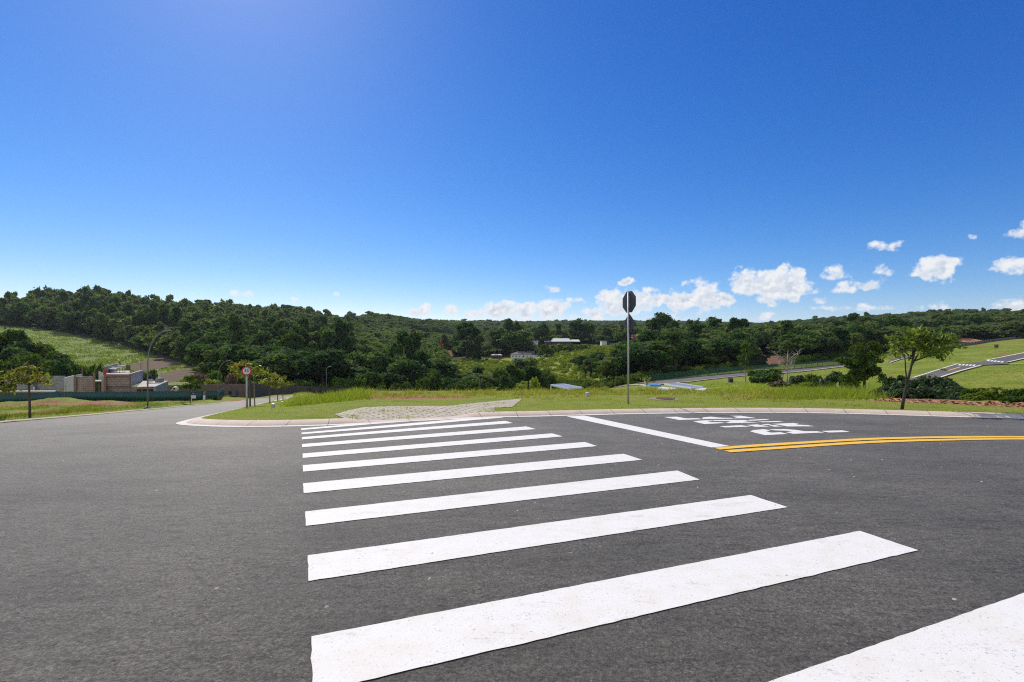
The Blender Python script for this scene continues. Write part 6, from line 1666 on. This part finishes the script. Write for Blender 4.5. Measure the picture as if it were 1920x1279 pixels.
def palm(px, d, ytop, wpx, label, ybase=None, n=15, group=None):
    x = xpx(px, d); zb = g(x, d) if ybase is None else zpx(ybase, d); h = zpx(ytop, d)-zb; Rr_ = wpx/F*d/2; rng = np.random.default_rng(int(px))
    r = empty('palm_tree', (x, d, zb), label, 'palm', group); hc = h*0.78
    MB().tube([(0,0,-0.2),(0.02*h,0,hc*0.5),(0,0,hc)], [h*0.035, h*0.028, h*0.022], 7).build('trunk', M['darkbark'], r, smooth=True)
    V = []; Fc = []
    for k in range(n):
        a = k*2.4; el = rng.uniform(0.1, 1.2); L = Rr_*rng.uniform(0.9, 1.15); c, s = math.cos(a), math.sin(a); pts = []
        for j in range(8):
            t = j/7; rr = L*t*math.cos(el*(1-0.5*t)); zz = hc + L*(math.sin(el)*t - 0.85*t*t)*0.9; pts.append((rr*c, rr*s, min(zz, h*1.02)))
        for j in range(1, 8):
            p = Vector(pts[j]); q_ = Vector(pts[j-1]); w = L*0.24*math.sin(math.pi*min(0.96, 0.12+j/8)); sd = Vector((-s, c, 0))
            for sg in (-1, 1):
                b = len(V); V += [q_, p, p + sd*sg*w + (p-q_)*0.6 - Vector((0,0,w*0.45))]; Fc.append((b, b+1, b+2))
    link('crown', fast_mesh('crown', [tuple(v) for v in V], np.array(Fc), [M['leaf_bush']], attrs={'tint': rng.random(len(V))}), r)
palm(1869, 19.2, 722, 28, 'small palm with drooping fronds at the edge of the shrubs', n=22)
for px, d_, yt, w_ in [(907,338,655,16),(916,342,653,15),(927,348,651,16),(938,352,652,14),(1008,345,652,16),(1150,385,636,13),(1111,392,622,13),(1100,380,632,12)]:
    palm(px, d_, yt, w_, 'small palm among the garden trees behind the long low white house', group='garden palms across the valley')
for px, yt, w_ in [(1428,676,22),(1452,682,16),(1482,676,26),(1440,684,18)]:
    hero('cutting_bush', 'dark bush growing over the red earth cutting', px, 156, yt, w_, 'shrub', 'leaf_wood', 2, 1100, 0.06, cat='bush', group='bushes over the red earth cutting')
# bare pale tree and its thin neighbours
def bare_tree(px, d, ytop, ybase, label, spread=1.0, n=7, mat='palebark', seed=1, name='bare_tree', r0=0.09, low=0.35):
    x = xpx(px, d); zb = zpx(ybase, d); h = zpx(ytop, d)-zb; rng = random.Random(seed); r = empty(name, (x, d, zb-0.2), label, 'tree')
    mb = MB(); mb.tube([(0,0,0),(0.01*h,0,h*0.3),(0.0,0,h*0.55),(0.03*h,0,h)], [r0, r0*0.8, r0*0.6, r0*0.15], 7); tw = MB()
    for k in range(n):
        z0 = h*rng.uniform(low, 0.75); a = rng.uniform(0, 6.28); L = h*rng.uniform(0.2, 0.42)*spread
        p0 = (0.01*h, 0, z0); p1 = (L*0.5*math.cos(a), L*0.5*math.sin(a), z0+L*0.45); p2 = (L*math.cos(a), L*math.sin(a), z0+L*rng.uniform(0.7, 1.0))
        mb.tube([p0, p1, p2], [r0*0.5, r0*0.32, r0*0.12], 5)
        for j in range(5):
            b = rng.uniform(0, 6.28); l2 = L*rng.uniform(0.25, 0.5); q_ = [p1[i]*0.4+p2[i]*0.6 for i in range(3)]
            tw.tube([tuple(q_), (q_[0]+l2*math.cos(b), q_[1]+l2*math.sin(b), q_[2]+l2*0.8)], [r0*0.22, r0*0.10], 4)
    mb.build('trunk', M[mat], r, smooth=True); tw.build('twigs', M[mat], r)
    return r
bare_tree(1475.5, 68, 652, 727, 'bare pale-limbed tree standing before the dark wood', 0.8, 14, 'palebark', 3, r0=0.13)
for px, yt, lb, sd in [(1460.5, 688, 'thinnest of the slender stems beside the bare pale tree', 4), (1464, 692, 'shorter slender stem next to the bare pale tree', 5), (1468, 690, 'slender stem touching the bare pale tree', 6)]:
    bare_tree(px, 66, yt, 728, lb, 0.35, 3, 'bark', sd, 'slender_tree', 0.055, 0.6)
hero('pole_tree', 'tall thin tree with a sparse high crown beside the glossy green bush', 1398, 84, 641, 24, 'euc', 'leaf_bush', 3, 620, 0.030, 'palebark', ybase=715)
cyl_ = empty('black_ring', at(1541, 50), 'black ring standing on end among the brink bushes', 'tyre'); cyl_.location.z = zpx(729, 50)
ring = []
for k in range(20): ring.append((0.42*math.cos(2*math.pi*k/20)*0.7, 0.42*math.cos(2*math.pi*k/20)*0.5, 0.42+0.52*math.sin(2*math.pi*k/20)))
MB().tube(ring + ring[:2], 0.13, 8, cap=False).build('tyre', M['black'], cyl_, smooth=True)

# bushes behind the half-built house
LB = [(-40,118,628,90,'round'),(2,122,618,64,'round'),(34,124,626,54,'round'),(60,120,640,56,'round'),(84,122,646,54,'round'),(104,118,660,44,'round'),(18,110,652,70,'round'),(52,108,664,60,'shrub'),(86,106,676,60,'shrub'),(120,106,681,50,'shrub'),(20,104,676,70,'shrub'),(150,108,686,44,'shrub'),(-20,104,668,70,'shrub'),(178,108,684,30,'shrub'),(134,112,680,34,'shrub'),(112,112,672,34,'round')]
for k, (px, d_, yt, w_, kd) in enumerate(LB):
    hero('bush', 'dense dark bush in the thicket behind the grey back wall of the half-built house', px, d_, yt, w_, kd, 'leaf_bush' if k % 3 else 'leaf_wood', k % 4+1, 2300, 0.045, cat='bush', group='bushes behind the half-built house')
hero('round_bush', 'dark bush at the back corner of the half-built house', 186, 104, 682, 26, 'shrub', 'leaf_wood', 3, 1200, 0.06, cat='shrub')
hero('banana_clump', 'pale drooping leafy plant behind the flat roof of the half-built house', 279, 108, 695, 36, 'shrub', 'leaf_blue', 2, 1300, 0.06, cat='shrub')
hero('lime_hedge', 'bright lime green clipped hedge over the brown wall', 396, 101, 711, 32, 'shrub', 'leaf_lime', 2, 1300, 0.06, cat='shrub')
hero('brown_bush', 'dry purplish bush behind the brown wall next to the lime hedge', 376, 104, 700, 36, 'shrub', 'leaf_brown', 3, 1300, 0.055, cat='shrub')
hero('brown_bush', 'dry reddish bush behind the wall just left of the speed limit sign', 432, 106, 699, 34, 'shrub', 'leaf_brown', 1, 1300, 0.055, cat='shrub')
hero('feathery_tree', 'dark leafy small tree behind the second street lamp', 412, 118, 676, 44, 'tall', 'leaf_wood', 2, 1900, 0.04)
hero('bright_shrub', 'light green shrub behind the second street lamp', 402, 108, 694, 26, 'shrub', 'leaf_bright', 4, 900, 0.06, cat='shrub')
for k, (px, yt, w_) in enumerate([(476,702,36),(497,699,32),(486,690,30),(455,704,34)]):
    hero('fern_bush', 'feathery green bush over the dark wall behind the saplings', px, 112, yt, w_, 'shrub', 'leaf_bright' if k % 2 else 'leaf_bush', k+1, 1200, 0.06, cat='shrub', group='feathery bushes over the dark wall')
for k, (px, d_, yt, w_, mt) in enumerate([(610,117,716,26,'leaf_bush'),(632,118,707,34,'leaf_bright'),(650,118,710,30,'leaf_bright'),(672,119,709,36,'leaf_bright'),(690,120,713,30,'leaf_bush'),(714,121,717,30,'leaf_scrub'),(736,122,719,30,'leaf_scrub'),(760,122,716,28,'leaf_bush'),(786,124,712,32,'leaf_bush'),(806,124,704,34,'leaf_bush')]):
    hero('wall_bush', 'sunlit green bush between the long dark wall and the valley wood', px, d_, yt, w_, 'shrub', mt, k % 4+1, 1200, 0.065, cat='shrub', group='bushes between the dark wall and the wood')
# bushes at the foot of the open slope
for k, (px, d_, yt, w_) in enumerate([(838,124,708,36),(866,122,716,50),(900,122,712,50),(882,124,711,36),(938,150,690,34),(962,160,684,40),(990,165,686,44),(1016,170,694,40),(1030,165,703,34),(950,140,704,40),(815,128,694,34),(850,123,718,36)]):
    hero('slope_bush', 'dark rounded bush at the foot of the light green scrub', px, d_, yt, w_, 'round' if k in (4,5,6) else 'shrub', 'leaf_bush' if k % 3 else 'leaf_wood', k % 4+1, 2200, 0.05, cat='bush', group='dark bushes at the foot of the scrub')
hero('pale_bush', 'yellowish upright bush near the dark bushes before the canopy', 1004, 135, 708, 26, 'shrub', 'leaf_lime', 3, 900, 0.06, cat='shrub')
for k, (px, d_, yt, w_) in enumerate([(1108,190,672,44),(1138,170,676,50),(1126,205,660,46),(1160,180,668,46),(1098,210,668,36),(1086,230,668,30),(1148,150,688,40),(1180,150,690,40)]):
    hero('slope_tree', 'rounded dark tree on the slope beyond the octagonal sign post', px, d_, yt, w_, 'round', 'leaf_wood' if k % 3 else 'leaf_bush', k % 4+1, 2400, 0.045, group='rounded trees on the slope behind the sign post')
for k, (px, d_, yt, w_) in enumerate([(1022,320,646,30),(1046,330,645,30),(1070,330,645,28),(1096,330,645,26)]):
    hero('hedge_bush', 'green hedge bush below the long pale roofs', px, d_, yt, w_, 'shrub', 'leaf_bright' if k % 2 else 'leaf_bush', k % 4+1, 1200, 0.06, cat='shrub', group='hedge below the long pale roofs')
# taller trees across the valley
hero('broad_tree', 'broad dark olive tree towering over the tiled roof across the valley', 876, 335, 604.5, 56, 'full', 'leaf_wood', 1, 5200, 0.028)
hero('cone_tree', 'dark cone-shaped conifer between the broad olive tree and the white house', 895, 322, 632, 24, 'cone', 'leaf_wood', 2, 1800, 0.04)
hero('tall_tree', 'tall slim tree behind the bright rounded tree across the valley', 953, 390, 598, 26, 'tall', 'leaf_wood', 3, 2600, 0.032)
hero('tall_tree', 'second tall slim tree, lighter and lower, behind the bright rounded tree', 972, 392, 603, 22, 'tall', 'leaf_bush', 4, 2200, 0.034)
hero('olive_tree', 'dull olive spreading tree left of the bright rounded tree across the valley', 934, 372, 616, 36, 'tall', 'leaf_wood', 2, 3000, 0.034)
hero('bright_tree', 'bright green rounded tree above the white house across the valley', 968, 362, 620, 54, 'round', 'leaf_bright', 2, 4200, 0.032)
hero('ridge_tree', 'dark rounded tree beside the long pale roofs on its uphill end', 1016, 420, 608, 36, 'round', 'leaf_wood', 3, 3000, 0.036)
hero('ridge_tree', 'tall dark tree rising behind the long pale roofs against the far hills', 1082, 425, 598, 26, 'tall', 'leaf_wood', 1, 3000, 0.034)
hero('ridge_tree', 'stepped dark tree next to the tallest one behind the pale roofs', 1102, 428, 605, 26, 'round', 'leaf_wood', 4, 2200, 0.04)
hero('ridge_tree', 'slim tree midway behind the long pale roofs', 1048, 430, 607, 16, 'euc', 'leaf_wood', 2, 1200, 0.036)
hero('gum_giant', 'huge round-headed tree standing out on the skyline beside the octagonal sign', 1242, 305, 586.5, 46, 'round', 'leaf_wood', 1, 4200, 0.032)
hero('gum_giant', 'smaller rounded head next to the huge skyline tree', 1222, 310, 599, 26, 'round', 'leaf_wood', 2, 2000, 0.04)
hero('skyline_tree', 'tufted tree breaking the skyline near the middle of the wood', 1336, 300, 594.5, 18, 'euc', 'leaf_wood', 2, 1300, 0.036)
hero('skyline_tree', 'low crown just above the skyline of the wood left of the tufted tree', 1300, 305, 599, 24, 'round', 'leaf_wood', 4, 1500, 0.04)
hero('lone_ridge_tree', 'lone tree on the long ridge far above the eucalyptus', 1626, 880, 584.5, 11, 'round', 'leaf_far', 2, 700, 0.06, one=True)
hero('lone_ridge_tree', 'lone tree on top of the highest hill', 1844, 890, 576.5, 7.5, 'tall', 'leaf_far', 2, 600, 0.06, one=True)
hero('lone_ridge_tree', 'broad lone tree at the end of the near wooded ridge', 657, 820, 584, 20, 'round', 'leaf_far', 3, 900, 0.05, one=True)
hero('wood_tree', 'olive tree standing tall at the near edge of the valley wood', 765, 150, 622, 74, 'full', 'leaf_wood', 3, 6000, 0.026)
hero('wood_tree', 'rounded lighter tree halfway along the valley wood', 545, 190, 626, 64, 'full', 'leaf_bush', 1, 4800, 0.028)
hero('wood_tree', 'grey-green broad tree beside the lighter one in the valley wood', 690, 142, 660, 66, 'round', 'leaf_wood', 4, 4200, 0.034)
hero('pink_tree', 'tree covered in pink blossom behind the octagonal sign', 1194, 330, 628, 20, 'round', 'petal_pink', 2, 1200, 0.05, sink=4)
hero('red_tree', 'small crown of red blossom above the tiled roof', 826, 350, 642.5, 10, 'round', 'petal_red', 3, 700, 0.06, sink=2)
hero('yellow_tree', 'yellow flowering crown high on the wooded hill', 1860, 640, 602, 9, 'round', 'petal_yellow', 3, 600, 0.06, sink=8, one=True)
hero('rust_tree', 'rust-flowered crown in the wood past the pink tree', 1222, 330, 619, 16, 'spread', 'petal_red', 2, 300, 0.05, sink=1)
for k, (px, yt, w_, kd) in enumerate([(74,552,30,'round'),(92,544.5,30,'euc'),(105,544,34,'round'),(122,548,30,'euc'),(142,550,34,'round'),(162,552,28,'round'),(200,553,20,'euc'),(388,562,22,'euc'),(372,562,20,'euc'),(296,562,18,'euc'),(430,569,22,'euc'),(448,570,24,'euc'),(488,576,20,'euc'),(540,572,20,'euc'),(566,575,22,'round'),(584,580,16,'euc')]):
    hero('skyline_gum', 'tall eucalyptus standing up along the skyline of the wooded hill', px, 470 if px < 250 else 600, yt, w_, kd, 'leaf_wood', k % 4+1, 1900, 0.034, 'bark', group='eucalypts along the skyline of the wooded hill')

# tufts on the grassy slopes and in the field
def tufts(name, px0, px1, d0, d1, n, h, w, mat, label, test=None, seed=1):
    r_ = np.random.default_rng(seed); px = r_.uniform(px0, px1, n); d = d0*((d1/d0)**r_.random(n)); x = xpx(px, d); z = G(x, d)
    k = np.ones(n, bool) if test is None else test(px, d, x, z)
    px, d, x, z = px[k], d[k], x[k], z[k]; cl = np.clip(0.75+0.6*np.sin(x*0.31+np.sin(d*0.17))*np.sin(d*0.11+x*0.07), 0.2, 1.5)
    return blades(name, np.column_stack([x, d, z-0.02]), h*cl, w, 0.6, mat, label, seed=seed+20)
ROADMASK = [[(1706,714),(1798,682.5),(1848,676),(1935,658),(1935,673),(1893,686),(1800,699),(1745,718)], [(1085,730),(1270,711),(1400,698),(1592,682),(1650,677),(1650,684),(1592,689),(1400,708),(1300,719),(1160,729)]]
def slope_ok(px, d, x, z):
    py = HY - F*z/d; k = d < dmin_at(px)-8
    for m_ in ROADMASK: k &= ~in_poly(px, py, m_)
    return k
tufts('slope_grass', 1290, 2000, 30, 205, 70000, 0.20, 0.05, 'grass', 'rough grass on the slopes beyond the road', slope_ok, 2)
tufts('field_grass', -60, 400, 150, 400, 36000, 0.8, 0.22, 'leaf_scrub', 'rows of low crop in the hillside field', lambda px, d, x, z: px_poly_mask(x, d, z, FIELD) & ~px_poly_mask(x, d, z, PLOUGH1) & ~px_poly_mask(x, d, z, PLOUGH2), 3)

# thin blue air between here and the far hills
hz = MB().box(-7800, 7800, -60, 2950, -18.5, 128).build('haze', None)
hm = bpy.data.materials.new('thin_haze'); hm.use_nodes = True; ht = NT(hm); ht.n.clear()
ho_ = ht.node('ShaderNodeOutputMaterial'); pv = ht.node('ShaderNodeVolumePrincipled')
pv.inputs['Color'].default_value = (0.80, 0.90, 1.0, 1); pv.inputs['Density'].default_value = 0.00006; pv.inputs['Anisotropy'].default_value = 0.2
ht.l.new(pv.outputs[0], ho_.inputs['Volume']); hz.data.materials.append(hm)
tag(hz, kind='stuff'); hz['label'] = 'thin bluish haze over the valley'
